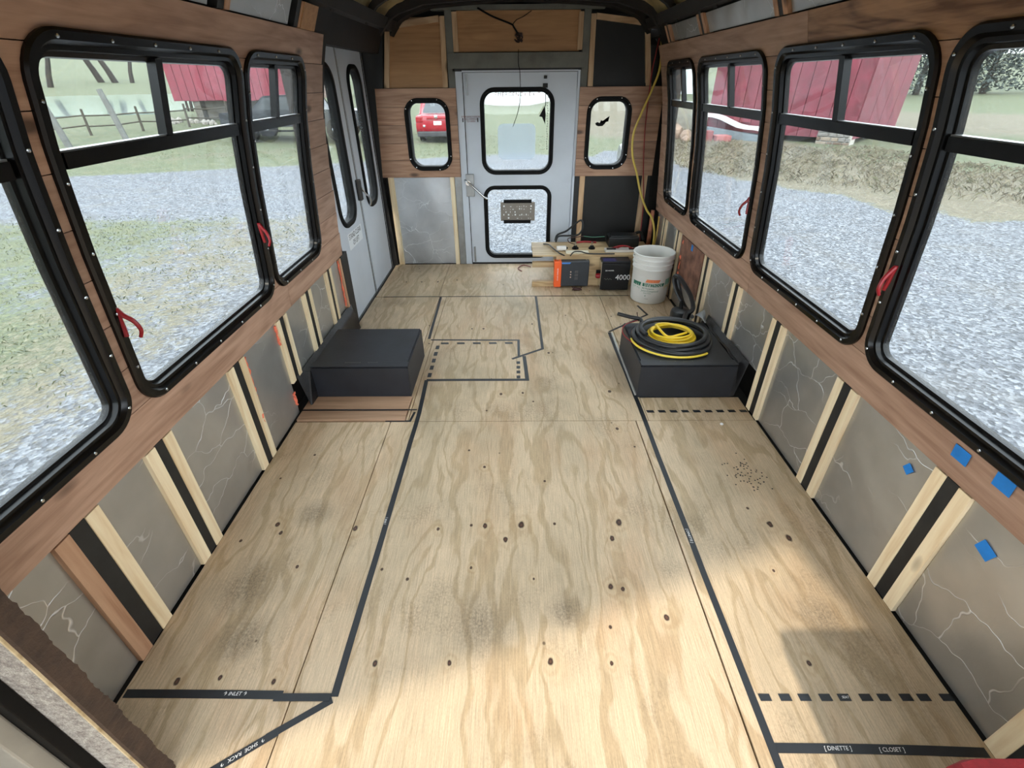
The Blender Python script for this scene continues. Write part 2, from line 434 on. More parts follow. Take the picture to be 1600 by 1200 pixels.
def board_piece(f, a0, a1, z0, z1, holes, thick, mat, parent, name='wall_board', **kw):
    """board rectangle in (a,z) with rounded window holes cut out; f(a,z,out)->xyz"""
    xs = {a0, a1}
    for (h0, h1, hz0, hz1, r) in holes:
        for k in range(9):
            t = 1-math.cos(PI/2*k/8)
            for v in (h0+r*t, h1-r*t): 
                if a0 < v < a1: xs.add(v)
    n = max(1, int((a1-a0)/.25))
    for k in range(1, n): xs.add(a0+(a1-a0)*k/n)
    xs = sorted(xs)
    def hole(a):
        for (h0, h1, hz0, hz1, r) in holes:
            if h0 <= a <= h1:
                d = min(a-h0, h1-a)
                c = 0 if d >= r else r-math.sqrt(max(0, r*r-(r-d)**2))
                return hz0+c, hz1-c
        return None
    b = B(); cache = {}
    def V(a, z, o):
        k = (round(a, 5), round(z, 5), o)
        if k not in cache: cache[k] = b.bm.verts.new(f(a, z, o))
        return cache[k]
    cells = []
    zm = [z0+(z1-z0)*k/2 for k in range(3)]
    for p, q in zip(xs, xs[1:]):
        if q-p < 1e-5: continue
        hp, hq = hole(p+1e-7), hole(q-1e-7)
        if hp is None or hq is None:
            for k in range(2): cells.append((p, q, zm[k], zm[k], zm[k+1], zm[k+1]))
            continue
        lo = (min(z1, max(z0, hp[0])), min(z1, max(z0, hq[0]))); hi = (max(z0, min(z1, hp[1])), max(z0, min(z1, hq[1])))
        if lo[0] > z0+1e-4 or lo[1] > z0+1e-4: cells.append((p, q, z0, z0, lo[0], lo[1]))
        if hi[0] < z1-1e-4 or hi[1] < z1-1e-4: cells.append((p, q, hi[0], hi[1], z1, z1))
    if not cells: b.bm.free(); return None
    for p, q, zp0, zq0, zp1, zq1 in cells:
        vs = []
        for v in (V(p, zp0, 0), V(q, zq0, 0), V(q, zq1, 0), V(p, zp1, 0)):
            if v not in vs: vs.append(v)
        if len(vs) >= 3:
            try: b.bm.faces.new(vs)
            except ValueError: pass
    # thickness
    fs = list(b.bm.faces); inv = {v: k for k, v in cache.items()}
    back = {v: b.bm.verts.new(f(inv[v][0], inv[v][1], thick)) for v in list(inv)}
    bd = [e for e in b.bm.edges if len(e.link_faces) == 1]
    for fc in fs:
        try: b.bm.faces.new([back[v] for v in reversed(fc.verts)])
        except ValueError: pass
    for e in bd:
        v1, v2 = e.verts
        try: b.bm.faces.new((v1, v2, back[v2], back[v1]))
        except ValueError: pass
    return b.done(name, mat, parent, **kw)

SEAMS = [.515, .656, .782, .91, 1.035, 1.158, 1.281, 1.402, 1.522, 1.645]
def side_wall(side, name, y_end, wins):
    f0 = lambda a, z, o: wp(side, a, z, o)
    # outer body skin with the openings
    root = None
    fs = lambda a, z, o: wp(side, a, z, .075+o)
    fu = lambda a, z, o: wp(side, a, z, .036+o*.5)
    holes = [(w0+.03, w1-.03, WZ0+.03, WZ1-.03, .07) for w0, w1 in wins]
    b = None
    root = board_piece(fs, Y0, y_end, -.30, .50, [], .02, G['dark_roof'], None, name); root.location  # lower skin is the root
    tag(root, kind='structure', label=('left' if side < 0 else 'right')+' side wall of the bus with stripped framing')
    zs = [.50, .62, 1.0, 1.32, 1.51, 1.58, 1.66, 1.75]
    for z0, z1 in zip(zs, zs[1:]):
        board_piece(fu, Y0, min(y_end, 4.16), z0, z1, holes, .02, G['dark_roof'], root, 'body_skin')
    # boards round the windows, set between them
    hb = [(w0+.012, w1-.012, WZ0+.012, WZ1-.012, WR-.012) for w0, w1 in wins]
    fb = lambda a, z, o: wp(side, a, z, o+.002)
    g = .0012
    edges = sorted([Y0]+[v for w in wins for v in ((w[0]+w[1])/2,)]+[y_end])
    ye = y_end
    if side < 0: long_cut = {0: [Y0, 2.16, 2.93], 8: [Y0, 2.90], }
    else: long_cut = {0: [Y0, 2.30, 4.16], 8: [Y0, 2.09, 4.11]}
    for r in range(9):
        z0, z1 = SEAMS[r]+g, SEAMS[r+1]-g
        cuts = long_cut.get(r, edges)
        for c0, c1 in zip(cuts, cuts[1:]):
            e1 = min(c1, ye, 4.16-.05*max(0, (z0-.5))/1.1) if side > 0 else min(c1, ye)
            if side < 0 and c1 >= 2.9: e1 = 2.985-.11*max(0, (z0-.5))/1.1+random.uniform(-.006, .006)
            m = G['board']
            if side > 0 and r == 8 and c0 < 0: m = G['board_dark']
            # split into the solid intervals so each plank is one object
            ws = sorted(hb)
            inside = [h for h in ws if h[0] > c0-2 and h[1] < c1+2]
            if r in (0, 8): board_piece(fb, c0+g, e1-g, z0, z1, inside, .016, m, root)
            elif r == 7 or True:
                # pieces between windows only
                cur = c0+g
                zmid = (z0+z1)/2
                board_piece(fb, cur, e1-g, z0, z1, inside, .016, m, root)
    return root
# (rows fully crossed by a window leave only the gap pieces: each interval is centred on a gap)
wall_left = side_wall(-1, 'wall_left', 3.02, LW)
wall_right = side_wall(1, 'wall_right', YR, RW)

for z0, z1 in zip([-.05, .5, .735, 1.1, 1.32, 1.51, 1.66], [.5, .735, 1.1, 1.32, 1.51, 1.66, 1.74]):
    B().prism([(4.15, z0), (4.44, z0), (4.44, z1), (4.15, z1)], .085, .10, lambda a, z, o: wp(1, a, z, o)).done('corner_skin', G['dark_panel'], wall_right)
    B().prism([(4.15, z0), (4.16, z0), (4.16, z1), (4.15, z1)], .036, .09, lambda a, z, o: wp(1, a, z, o)).done('corner_skin', G['dark_panel'], wall_right)
box('corner_block', G['dark_panel'], wall_right, 1.03, 1.28, 4.12, 4.44, 1.70, 1.97)
box('corner_block', G['dark_panel'], wall_left, -1.26, -.985, 4.20, 4.44, 1.72, 1.97)
# ------------------------------------------------------------------ floor
floor = box('floor', G['black_steel'], None, XC-1.22, XC+1.22, -1.3, YR+.05, -.12, -.019, kind='structure', label='bus floor deck under the plywood')
g = .0018
def sheet(x0, x1, y0, y1, z=0, mat=None, th=.018, name='plywood_sheet', **kw):
    return box(name, mat or G['ply'], floor, x0+g, x1-g, y0+g, y1-g, z-th, z, .0008, **kw)
sheet(-.632, .605, -1.25, 1.895); sheet(-1.116, -.632, -1.25, 1.895); sheet(.607, 1.208, -1.25, 1.895)
sheet(-.545, .672, 1.895, 3.526); sheet(-1.116, -.60, 2.56, 3.526); sheet(.672, 1.203, 2.60, 3.526)
sheet(-1.113, -.61, 3.536, 4.325); sheet(-.61, 1.203, 3.536, 4.325); sheet(.672, 1.203, 1.895, 2.10)
sheet(-1.113, -.56, 1.985, 2.11, .010, G['ply_red'], .028); sheet(-1.113, -.56, 1.90, 1.978, .010, G['ply_red'], .028)
sheet(-.60, -.545, 2.11, 3.526, .0, G['ply'], .018); sheet(-.56, -.545, 1.895, 2.11)

# ------------------------------------------------------------------ ribs, strips, foil below the side boards
def rib_set(side, root, ribs, y_lo, y_hi, ztop=.514, zbot=lambda y: 0.0, gaps=True, cm=None):
    """ribs: list of (centre, black half width, strip width)"""
    prev = y_lo
    for c, hw, sw in ribs:
        zb = zbot(c)
        def seg(nm, a0, a1, o0, o1, mt):
            b = B()
            def q(a, z, o): return wp(side, a, z, o)
            pl = [(a0, zb+.001), (a1, zb+.001), (a1, ztop-.002), (a0, ztop-.002)]
            b.prism(pl, o0, o1, q); return b.done(nm, mt, root)
        seg('steel_rib', c-hw, c+hw, .004, .07, G['black_steel'])
        m = G['strip']
        if side < 0 and c < 1.0:
            seg('furring_strip', c-hw-sw, c-hw, .001, .06, G['strip_pink']); seg('furring_strip', c+hw, c+hw+sw, .001, .06, m)
        else:
            seg('furring_strip', c-hw-sw, c-hw, .001, .06, m); seg('furring_strip', c+hw, c+hw+sw, .001, .06, m)
        a0, a1 = prev, c-hw-sw
        if a1-a0 > .01: foil_panel(side, root, a0, a1, zbot((a0+a1)/2), ztop)
        prev = c+hw+sw
    if y_hi-prev > .01: foil_panel(side, root, prev, y_hi, zbot((prev+y_hi)/2), ztop)
def foil_panel(side, root, a0, a1, z0, z1, mat=None):
    b = B(); n, m = max(3, int((a1-a0)/.03)), max(3, int((z1-z0)/.03)); rnd = random.Random(int(a0*1000)+7)
    ph = [rnd.uniform(0, 6) for _ in range(6)]
    gr = []
    for i in range(n+1):
        col = []
        for j in range(m+1):
            a = a0+.002+(a1-a0-.004)*i/n; z = z0+.003+(z1-z0-.005)*j/m
            w = .0018*math.sin(a*31+z*17+ph[0])+.0014*math.sin(a*-22+z*43+ph[1])+rnd.uniform(-.0007, .0007)
            edge = min(i, n-i, j, m-j) == 0
            col.append(b.bm.verts.new(wp(side, a, z, .010+(.003 if edge else w))))
        gr.append(col)
    for i in range(n):
        for j in range(m): b.bm.faces.new((gr[i][j], gr[i+1][j], gr[i+1][j+1], gr[i][j+1]))
    return b.done('foil_panel', mat or G['foil'], root, smooth=True)
wb = lambda y0, y1, h: (lambda y: h if y0 < y < y1 else 0.0)
rib_set(-1, wall_left, [(.11, .024, .045), (.798, .026, .045), (1.122, .020, .043), (1.606, .022, .040), (2.036, .021, .036), (2.36, .021, .034), (2.70, .019, .032), ], -.9, 2.90, zbot=wb(1.98, 2.98, .175))
rib_set(1, wall_right, [(.455, .024, .045), (.942, .022, .040), (1.428, .023, .038), (1.951, .023, .036), (2.425, .021, .034), (2.878, .022, .032), (3.50, .018, .030), (3.86, .016, .028)], -.9, 4.1, zbot=wb(2.14, 2.62, .2))
# strip and foam at the end of the left wall
box('furring_strip', G['strip_pink'], wall_left, XC-1.20, XC-1.152, 2.905, 2.932, .175, .51, label='last wood strip beside the lift door, foam along its edge')
def foam_bead(parent, pts, r, seed):
    rnd = random.Random(seed); b = B(); path = smooth_path(pts, 10)
    b.tube([p+Vector((rnd.uniform(-1,1), rnd.uniform(-1,1), rnd.uniform(-1,1)))*r*.5 for p in path], [r*rnd.uniform(.5, 1.3) for _ in path], 7)
    return b.done('foam_bead', G['foam'], parent, smooth=True)
foam_bead(wall_left, [wp(-1, 2.895, .50, .006), wp(-1, 2.895, .33, .006), wp(-1, 2.89, .20, .006)], .006, 1)
foam_bead(wall_left, [wp(-1, 1.68, .50, .008), wp(-1, 1.675, .36, .008), wp(-1, 1.67, .30, .008)], .005, 2)
foam_bead(wall_left, [wp(-1, 1.97, .50, .008), wp(-1, 1.97, .40, .008)], .006, 3)
foam_bead(wall_left, [wp(-1, 1.655, .26, .008), wp(-1, 1.66, .18, .008)], .007, 4)
foam_bead(wall_left, [wp(-1, 1.965, .13, .008), wp(-1, 1.965, .06, .008)], .007, 5)
foam_bead(wall_right, [wp(1, 3.36, .49, .006), wp(1, 3.36, .33, .006), wp(1, 3.36, .19, .006)], .010, 6)
# rusty bay on the right wall instead of foil
B().prism([(2.95, .19), (3.40, .19), (3.40, .512), (2.95, .512)], .000, .006, lambda a, z, o: wp(1, a, z, o)).done('rusty_panel', G['rust'], wall_right, label='rust-stained bare steel bay')
# short ribs and foil above the top boards
for side, root, ribs in ((-1, wall_left, [1.3, 1.91, 2.525]), (1, wall_right, [1.45, 2.285, 3.165, 3.80])):
    prev = .2
    for c in ribs:
        foil_panel(side, root, prev, c-.06, 1.648, 1.735); prev = c+.05
        B().prism([(c-.02, 1.648), (c+.02, 1.648), (c+.02, 1.745), (c-.02, 1.745)], .004, .06, lambda a, z, o: wp(side, a, z, o)).done('steel_rib', G['black_steel'], root)
        B().prism([(c+.02, 1.648), (c+.05, 1.648), (c+.05, 1.735), (c+.02, 1.735)], .0, .05, lambda a, z, o: wp(side, a, z, o)).done('furring_strip', G['strip_pink'], root)
        if side > 0: B().prism([(c-.055, 1.648), (c-.02, 1.648), (c-.02, 1.735), (c-.055, 1.735)], .0, .05, lambda a, z, o: wp(side, a, z, o)).done('furring_strip', G['strip_pink'], root)
    foil_panel(side, root, prev, 2.6 if side < 0 else 3.78, 1.648, 1.735)
B().prism([(2.56, 1.645), (2.73, 1.645), (2.73, 1.735), (2.56, 1.735)], -.004, .012, lambda a, z, o: wp(-1, a, z, o)).done('wood_block', G['ply_side'], wall_left)
# dark post between the boards and the lift doors
B().prism([(2.94, -.02), (3.06, -.02), (3.06, .515), (2.94, .515)], .0, .07, lambda a, z, o: wp(-1, a, z, o)).done('door_post', G['black_steel'], wall_left)

# ------------------------------------------------------------------ windows
def sweep(b, outline, sec, f):
    """outline points inset by d; sec list of (inset, out)"""
    rings = []
    for d, o in sec:
        rings.append([b.bm.verts.new(f(a, z, o)) for a, z in outline(d)])
    n = len(rings[0])
    for A, C in zip(rings, rings[1:]):
        for k in range(n): b.bm.faces.new((A[k], A[(k+1)%n], C[(k+1)%n], C[k]))
    return b
WLAB = {}
def side_window(idx, side, w0, w1, handles=(), mull=True):
    f = lambda a, z, o: wp(side, a, z, o)
    ol = lambda d: rr_path(w0+d, w1-d, WZ0+d, WZ1-d, max(.01, WR-d), 8, 1) 
    def ol(d):
        base = rr_path(w0, w1, WZ0, WZ1, WR, 8, 1); out = []
        cy, cz = (w0+w1)/2, (WZ0+WZ1)/2; hw, hh = (w1-w0)/2, (WZ1-WZ0)/2
        for a, z in base:
            # inset along the rounded-rectangle normal
            ix = max(w0+WR, min(w1-WR, a)); iz = max(WZ0+WR, min(WZ1-WR, z))
            v = Vector((a-ix, z-iz)); L = v.length
            if L > 1e-6: v *= (L-d)/L
            out.append((ix+v.x, iz+v.y))
        return out
    side_name = 'left' if side < 0 else 'right'
    b = B()
    sweep(b, ol, [(.0, .016), (.0, -.006), (.006, -.012), (.022, -.012), (.026, -.005), (.030, .0), (.040, .0), (.043, .014), (.052, .016), (.054, .034), (.0, .034)], f)
    root = b.done('window_%d' % idx, G['frame'], None, smooth=True, kind='structure', label=WLAB[idx])
    # panes
    for z0, z1, a0, a1, oo in ((WZ0+.045, 1.297, w0+.045, w1-.045, .022), (1.303, WZ1-.045, w0+.045, (w0+w1)/2, .028), (1.303, WZ1-.045, (w0+w1)/2, w1-.045, .019)):
        b = B(); n = 6; top = []; r = .05
        for k in range(n+1): top.append(z0+(z1-z0)*k/n)
        gr = [[[b.bm.verts.new(f(a, z, o)) for o in (oo, oo+.004)] for z in top] for a in (a0, a1)]
        for k in range(n):
            b.bm.faces.new((gr[0][k][0], gr[1][k][0], gr[1][k+1][0], gr[0][k+1][0]))
            b.bm.faces.new((gr[0][k][1], gr[0][k+1][1], gr[1][k+1][1], gr[1][k][1]))
        b.done('pane', G['glass'], root)
    B().prism([(w0+.05, 1.283), (w1-.05, 1.283), (w1-.05, 1.318), (w0+.05, 1.318)], .002, .034, f).done('transom_bar', G['frame'], root)
    B().prism([(w0+.05, 1.318), (w1-.05, 1.318), (w1-.05, 1.322), (w0+.05, 1.322)], .006, .033, f).done('sliding_track', G['galv'], root)
    m = (w0+w1)/2; s2 = .018
    def bar(nm, a0, a1, z0, z1, o0, o1, mt):
        b = B(); n = 5; L = []
        for k in range(n+1):
            z = z0+(z1-z0)*k/n; L.append([b.bm.verts.new(f(a, z, o)) for a, o in ((a0, o0), (a1, o0), (a1, o1), (a0, o1))])
        for A, C in zip(L, L[1:]):
            for k in range(4): b.bm.faces.new((A[k], A[(k+1)%4], C[(k+1)%4], C[k]))
        b.bm.faces.new(L[0][::-1]); b.bm.faces.new(L[-1]); return b.done(nm, mt, root)
    bar('mullion', m-.018, m+.012, 1.316, WZ1-.045, .004, .030, G['frame'])
    bar('sash_edge', m+.016, m+.026, 1.316, WZ1-.048, .024, .036, G['galv'])
    # screws round the flange
    b = B(); P = ol(.016); per = 0; last = None
    L = [0]
    for i in range(len(P)): L.append(L[-1]+math.dist(P[i], P[(i+1)%len(P)]))
    tot = L[-1]; n = max(10, int(tot/.155))
    for k in range(n):
        t = tot*(k+.5)/n; i = max(j for j in range(len(P)) if L[j] <= t)
        u = (t-L[i])/max(1e-6, L[i+1]-L[i]); p = P[i]; q = P[(i+1)%len(P)]
        c = Vector(f(p[0]+(q[0]-p[0])*u, p[1]+(q[1]-p[1])*u, -.0125))
        b.lathe([(0, -.0025*-side*-1 if False else 0), (.0045, 0)], c, 8, 'x')
        b.lathe([(.0045, 0), (.004, -side*.002), (.0, -side*.003)], c, 8, 'x')
    o = b.done('screw_heads', G['chrome'], root, kind='stuff')
    # red release levers
    for hy, hz, dr in handles:
        c = Vector(f(hy, hz, -.012)); n = Vector((-side, 0, 0))
        pts = [c+Vector((0, 0, .045)), c+n*.010+Vector((0, 0, .030)), c+n*.026+Vector((0, dr*.006, .010)), c+n*.032+Vector((0, dr*.010, -.018)), c+n*.022+Vector((0, dr*.010, -.040))]
        b = B(); sp = smooth_path(pts, 6); b.tube(sp, [.0075-.003*k/len(sp) for k in range(len(sp))], 8)
        b.tube([c+Vector((0, 0, .05)), c+Vector((0, -dr*.004, -.005)), c+Vector((0, -dr*.008, -.030))], .006, 8)
        b.done('release_lever', G['red'], root, smooth=True, label='red emergency release lever')
    return root
WLAB = {1: 'nearest left window, cut off by the frame edge', 2: 'big left window in the middle, barn and pond seen through it', 3: 'narrow left window next to the lift doors',
 4: 'narrow right window nearest the rear wall', 5: 'right window next to the narrow one, red barn through it', 6: 'third right window from the rear, red barn and trees through it', 7: 'nearest right window, cut off by the frame edge'}
side_window(1, -1, *LW[0]); side_window(2, -1, *LW[1], handles=((1.15, .90, 1), (1.985, .91, -1))); side_window(3, -1, *LW[2])
side_window(4, 1, *RW[0]); side_window(5, 1, *RW[1], handles=((2.425, .91, 1),)); side_window(6, 1, *RW[2]); side_window(7, 1, *RW[3], handles=((1.385, .92, -1),))

# ------------------------------------------------------------------ rear wall (plane y = YR)
fr = lambda a, z, o: (a, YR+o, z)
wall_rear = board_piece(lambda a, z, o: (a, YR+.075+o, z), -1.13, 1.22, -.10, .0, [], .02, G['dark_roof'], None, 'wall_rear', kind='structure', label='rear wall of the bus with the emergency door')
def skin(x0, x1, z0, z1, holes=[]):
    return board_piece(lambda a, z, o: (a, YR+.07+o, z), x0, x1, z0, z1, holes, .02, G['dark_roof'], wall_rear, 'body_skin')
RL = (-.875, -.515, .81, 1.335, .11); RRw = (.578, .935, .81, 1.335, .11)
skin(-1.13, -.45, 0, .76); skin(.51, 1.22, 0, .76)
skin(-1.13, -.45, .76, 1.40, [(RL[0]+.03, RL[1]-.03, RL[2]+.03, RL[3]-.03, .08)]); skin(.51, 1.22, .76, 1.40, [(RRw[0]+.03, RRw[1]-.03, RRw[2]+.03, RRw[3]-.03, .08)])
B().prism([(-1.13, 1.40), (1.22, 1.40), (1.10, 1.66), (.95, 1.86), (.6, 2.0), (-.5, 2.0), (-.86, 1.98), (-1.02, 1.66)], .07, .09, fr).done('body_skin', G['dark_roof'], wall_rear)
for x_, s_ in ((-1.13, -1), (1.22, 1)): B().prism([(x_, -.1), (x_+s_*.09, -.1), (x_+s_*.0, 1.9), (x_-s_*.30, 1.96)] if False else [(x_-s_*.12, -.1), (x_+s_*.12, -.1), (x_+s_*.10, 1.97), (x_-s_*.12, 1.97)], .072, .092, fr).done('body_skin', G['dark_roof'], wall_rear)
# planks round the two small windows
for x0, x1, h in ((-1.12, -.455, RL), (.513, 1.165, RRw)):
    hh = (h[0]+.012, h[1]-.012, h[2]+.012, h[3]-.012, .098)
    xm = (h[0]+h[1])/2
    for z0, z1 in zip([.757, .892, 1.018, 1.146, 1.274], [.892, 1.018, 1.146, 1.274, 1.40]):
        if z0 in (.757, 1.274): board_piece(lambda a, z, o: (a, YR-.018+o, z), x0, x1, z0+.0012, z1-.0012, [hh], .018, G['board_x'], wall_rear)
        else:
            for a, c in ((x0, xm), (xm, x1)): board_piece(lambda a_, z, o: (a_, YR-.018+o, z), a, c, z0+.0012, z1-.0012, [hh], .018, G['board_x'], wall_rear)
def rail(nm, x0, x1, z0, z1, d0, d1, m, p=None, xt=None, **kw):
    """upright or level piece on the rear wall; xt: x range at the top when it leans"""
    xt = xt or (x0, x1)
    return B().prism([(x0, z0), (x1, z0), (xt[1], z1), (xt[0], z1)], d0, d1, fr).done(nm, m, p or wall_rear, **kw)
SX = G['strip']
M_ = wood('pine_strip_dim', (220, 188, 150), (182, 146, 108), 2, .6, .7, True, .8, .1)
Mx = wood('pine_strip_level', (220, 188, 150), (182, 146, 108), 0, .6, .7, True, .8, .1)
# upper left bay
rail('plywood_panel', -.985, -.545, 1.402, 1.84, .02, .03, G['ply_side'], xt=(-.92, -.54))
rail('furring_strip', -1.011, -.974, 1.402, 1.799, -.004, .03, M_, xt=(-.947, -.912))
rail('furring_strip', -.554, -.514, 1.402, 1.844, -.004, .03, M_, xt=(-.540, -.506))
B().prism([(-.909, 1.772), (-.551, 1.811), (-.549, 1.848), (-.905, 1.810)], -.006, .03, fr).done('furring_strip', Mx, wall_rear)
# upper middle bay
rail('plywood_panel', -.42, .49, 1.628, 1.874, .02, .03, G['ply_side'])
rail('furring_strip', -.452, -.416, 1.628, 1.868, -.004, .03, M_); rail('furring_strip', .477, .513, 1.634, 1.862, -.004, .03, M_)
# upper right bay, black panel
rail('black_panel', .60, 1.03, 1.402, 1.85, .02, .03, G['dark_panel'], xt=(.60, .97))
rail('furring_strip', .572, .612, 1.402, 1.849, -.004, .03, M_, xt=(.567, .602))
rail('furring_strip', 1.023, 1.065, 1.402, 1.80, -.004, .03, M_, xt=(.963, .998))
B().prism([(.606, 1.816), (.962, 1.776), (.958, 1.814), (.606, 1.853)], -.006, .03, fr).done('furring_strip', Mx, wall_rear)
# steel posts and header
rail('steel_post', -.505, -.454, 1.40, 1.90, .0, .06, G['steel_grey']); rail('steel_post', .516, .566, 1.40, 1.90, .0, .06, G['steel_grey'])
rail('steel_post', -.510, -.455, .0, .756, .0, .06, G['galv']); rail('steel_post', .512, .556, .0, .756, .0, .06, G['black_steel'])
rail('header_beam', -.50, .55, 1.524, 1.622, -.012, .06, G['steel_grey']); rail('header_beam', -.47, .52, 1.506, 1.524, .0, .06, G['black_steel'])
rail('ceiling_rail', -.60, .66, 1.875, 1.905, -.02, .06, G['steel_grey'])
# lower bays
b = B(); rnd = random.Random(3); gr = []
for i in range(17):
    gr.append([b.bm.verts.new((-1.035+.495*i/16, YR+.012+(.0 if i in (0, 16) else .0016*math.sin(i*.55+j*.3)+.0014*math.sin(i*.9-j*.7+2)+rnd.uniform(-.0009, .0009)), .002+.750*j/24)) for j in range(25)])
for i in range(16):
    for j in range(24): b.bm.faces.new((gr[i][j], gr[i+1][j], gr[i+1][j+1], gr[i][j+1]))
b.done('foil_panel', G['foil2'], wall_rear, smooth=True)
rail('furring_strip', -1.080, -1.034, .0, .756, -.008, .03, SX); rail('furring_strip', -.550, -.514, .0, .756, -.008, .03, SX)
rail('black_panel', .60, 1.10, .0, .756, .02, .03, G['dark_panel'])
rail('furring_strip', .558, .602, .0, .756, -.004, .03, M_); rail('furring_strip', 1.088, 1.134, .0, .756, -.004, .03, M_)
rail('corner_post', -1.22, -1.092, 0, .76, -.03, .06, G['dark_panel'], xt=(-1.22, -1.120)); rail('corner_post', -1.22, -1.120, .76, 1.40, -.03, .06, G['dark_panel'], xt=(-1.22, -1.082)); rail('corner_post', -1.22, -1.016, 1.40, 1.82, -.03, .06, G['dark_panel'], xt=(-1.2, -.955)); rail('corner_post', 1.14, 1.22, 0, 1.66, .0, .06, G['dark_panel'], xt=(1.0, 1.08))
# small rear windows
def framed_window(idx, h, ybase, label, glassm, parent=None, name=None, wfr=.036, screws=True):
    x0, x1, z0, z1, r = h
    def ol(d):
        out = []
        for a, z in rr_path(x0, x1, z0, z1, r, 8):
            ix = max(x0+r, min(x1-r, a)); iz = max(z0+r, min(z1-r, z)); v = Vector((a-ix, z-iz)); L = v.length
            if L > 1e-6: v *= (L-d)/L
            out.append((ix+v.x, iz+v.y))
        return out
    f = lambda a, z, o: (a, ybase+o, z)
    b = B(); sweep(b, ol, [(0, .016), (0, -.005), (.004, -.010), (.016, -.010), (.020, -.002), (wfr-.004, -.002), (wfr, .006), (wfr, .045), (0, .045)], f)
    o = b.done(name or 'window_%d' % idx, G['rubber'], parent, smooth=True, **({} if parent else dict(kind='structure', label=label)))
    b = B(); P = ol(wfr-.006); A = [b.bm.verts.new(f(a, z, .024)) for a, z in P]; C = [b.bm.verts.new(f(a, z, .028)) for a, z in P]
    b.bm.faces.new(A); b.bm.faces.new(C[::-1]); b.done('pane', glassm, o if parent is None or parent.parent is None else parent)
    if screws:
        b = B(); P = ol(.010)
        for k in range(0, len(P), 4): b.lathe([(.005, 0), (.004, -.002), (0, -.003)], f(P[k][0], P[k][1], -.0105), 8, 'y')
        b.done('screw_heads', G['chrome'], o, kind='stuff')
    return o
framed_window(8, RL, YR-.018, 'small rounded rear window on the left, red car through it', G['glass'])
framed_window(9, RRw, YR-.018, 'small rounded rear window on the right, dirt mound through it', G['glass'])
# emergency door
door = board_piece(lambda a, z, o: (a, YR+.005+o, z), -.395, .490, .012, .70, [(-.255, .308, .064, .672, .09)], .04, G['white_door'], None, 'door_3', kind='structure', label='white rear emergency door with two black-edged windows')
board_piece(lambda a, z, o: (a, YR+.005+o, z), -.395, .490, .70, 1.498, [(-.258, .306, .785, 1.39, .10)], .04, G['white_door'], door, 'door_panel')
rail('door_jamb', -.452, -.400, .0, 1.506, -.004, .05, G['white_door'], door); rail('door_jamb', .494, .512, .0, 1.51, -.004, .05, G['white_door'], door)
rail('door_jamb', -.40, .494, 1.501, 1.512, -.004, .05, G['white_door'], door)
framed_window(0, (-.272, .322, .771, 1.402, .115), YR+.005, '', G['glass'], door, 'window_gasket', .034, False)
framed_window(0, (-.269, .322, .052, .684, .095), YR+.005, '', G['glass'], door, 'window_gasket', .034, False)
inkm = plain('ink_maroon', (150, 96, 104), .6, 0, .03, 5, 0)
text('lettering', 'EMERGENCY EXIT', .040, inkm, door, (.028, YR+.026, 1.352), (1,0,0), (0,0,1), .0003, 1.15)
text('warning_sticker', 'EMERGENCY DOOR\nPULL HANDLE\nTO OPEN', .0165, G['ink_red'], door, (-.348, YR-.0052, 1.187), (1,0,0), (0,0,1), .0003)
for xx in (-.412, -.292):
    B().prism([(xx-.004, 1.166), (xx+.004, 1.166), (xx+.004, 1.195), (xx-.004, 1.195)], -.0056, -.0048, fr).done('arrow_mark', G['ink'], door)
rail('door_gap', -.4005, -.3945, .01, 1.5, .001, .03, G['rubber'], door)
# latch and lever
box('latch_plate', G['galv'], door, -.415, -.345, YR-.020, YR+.004, .60, .78, .004)
b = B(); b.tube(smooth_path([(-.425, YR-.03, .735), (-.39, YR-.045, .715), (-.33, YR-.05, .665), (-.27, YR-.05, .61), (-.235, YR-.045, .585)], 6), .009, 10)
b.lathe([(0, 0), (.020, 0), (.020, -.03), (0, -.03)], (-.395, YR-.018, .715), 16, 'y'); b.done('latch_lever', G['chrome'], door, smooth=True)
box('hinge', G['galv'], door, -.376, -.360, YR-.006, YR+.004, 1.35, 1.49, .002); box('hinge', G['galv'], door, -.376, -.360, YR-.006, YR+.004, .02, .16, .002)
box('door_stop', G['dark_panel'], door, .225, .262, YR-.02, YR+.004, 1.395, 1.425, .003); box('door_stop', G['dark_panel'], door, .232, .255, YR-.02, YR+.004, 1.455, 1.475, .003)
# plate and bracket on the lower door window
pl = box('plate', G['galv'], None, -.124, .180, YR+.018, YR+.026, .385, .545, .003, label='grey embossed metal plate held by black bars on lower rear door window', category='plate')
me = pl.data; me.materials.clear(); me.materials.append(plain('dull_plate', (130, 124, 116), .5, .4, .1))
box('bracket_bar', G['rubber'], pl, -.096, .150, YR+.010, YR+.024, .538, .566, .002); box('bracket_bar', G['rubber'], pl, -.098, .144, YR+.010, YR+.024, .364, .392, .002)
b = B(); rnd = random.Random(5)
for row, zz in enumerate((.505, .482, .455, .432, .404)):
    for k in range(13):
        if rnd.random() < (.75 if row in (0, 3) else .35):
            x = -.10+k*.020; b.box(x, x+rnd.choice((.004, .008, .013)), YR+.0155, YR+.019, zz, zz+rnd.choice((.004, .012)))
b.done('embossing', plain('bright_emboss', (225, 228, 230), .4, .2, .05), pl, kind='stuff')

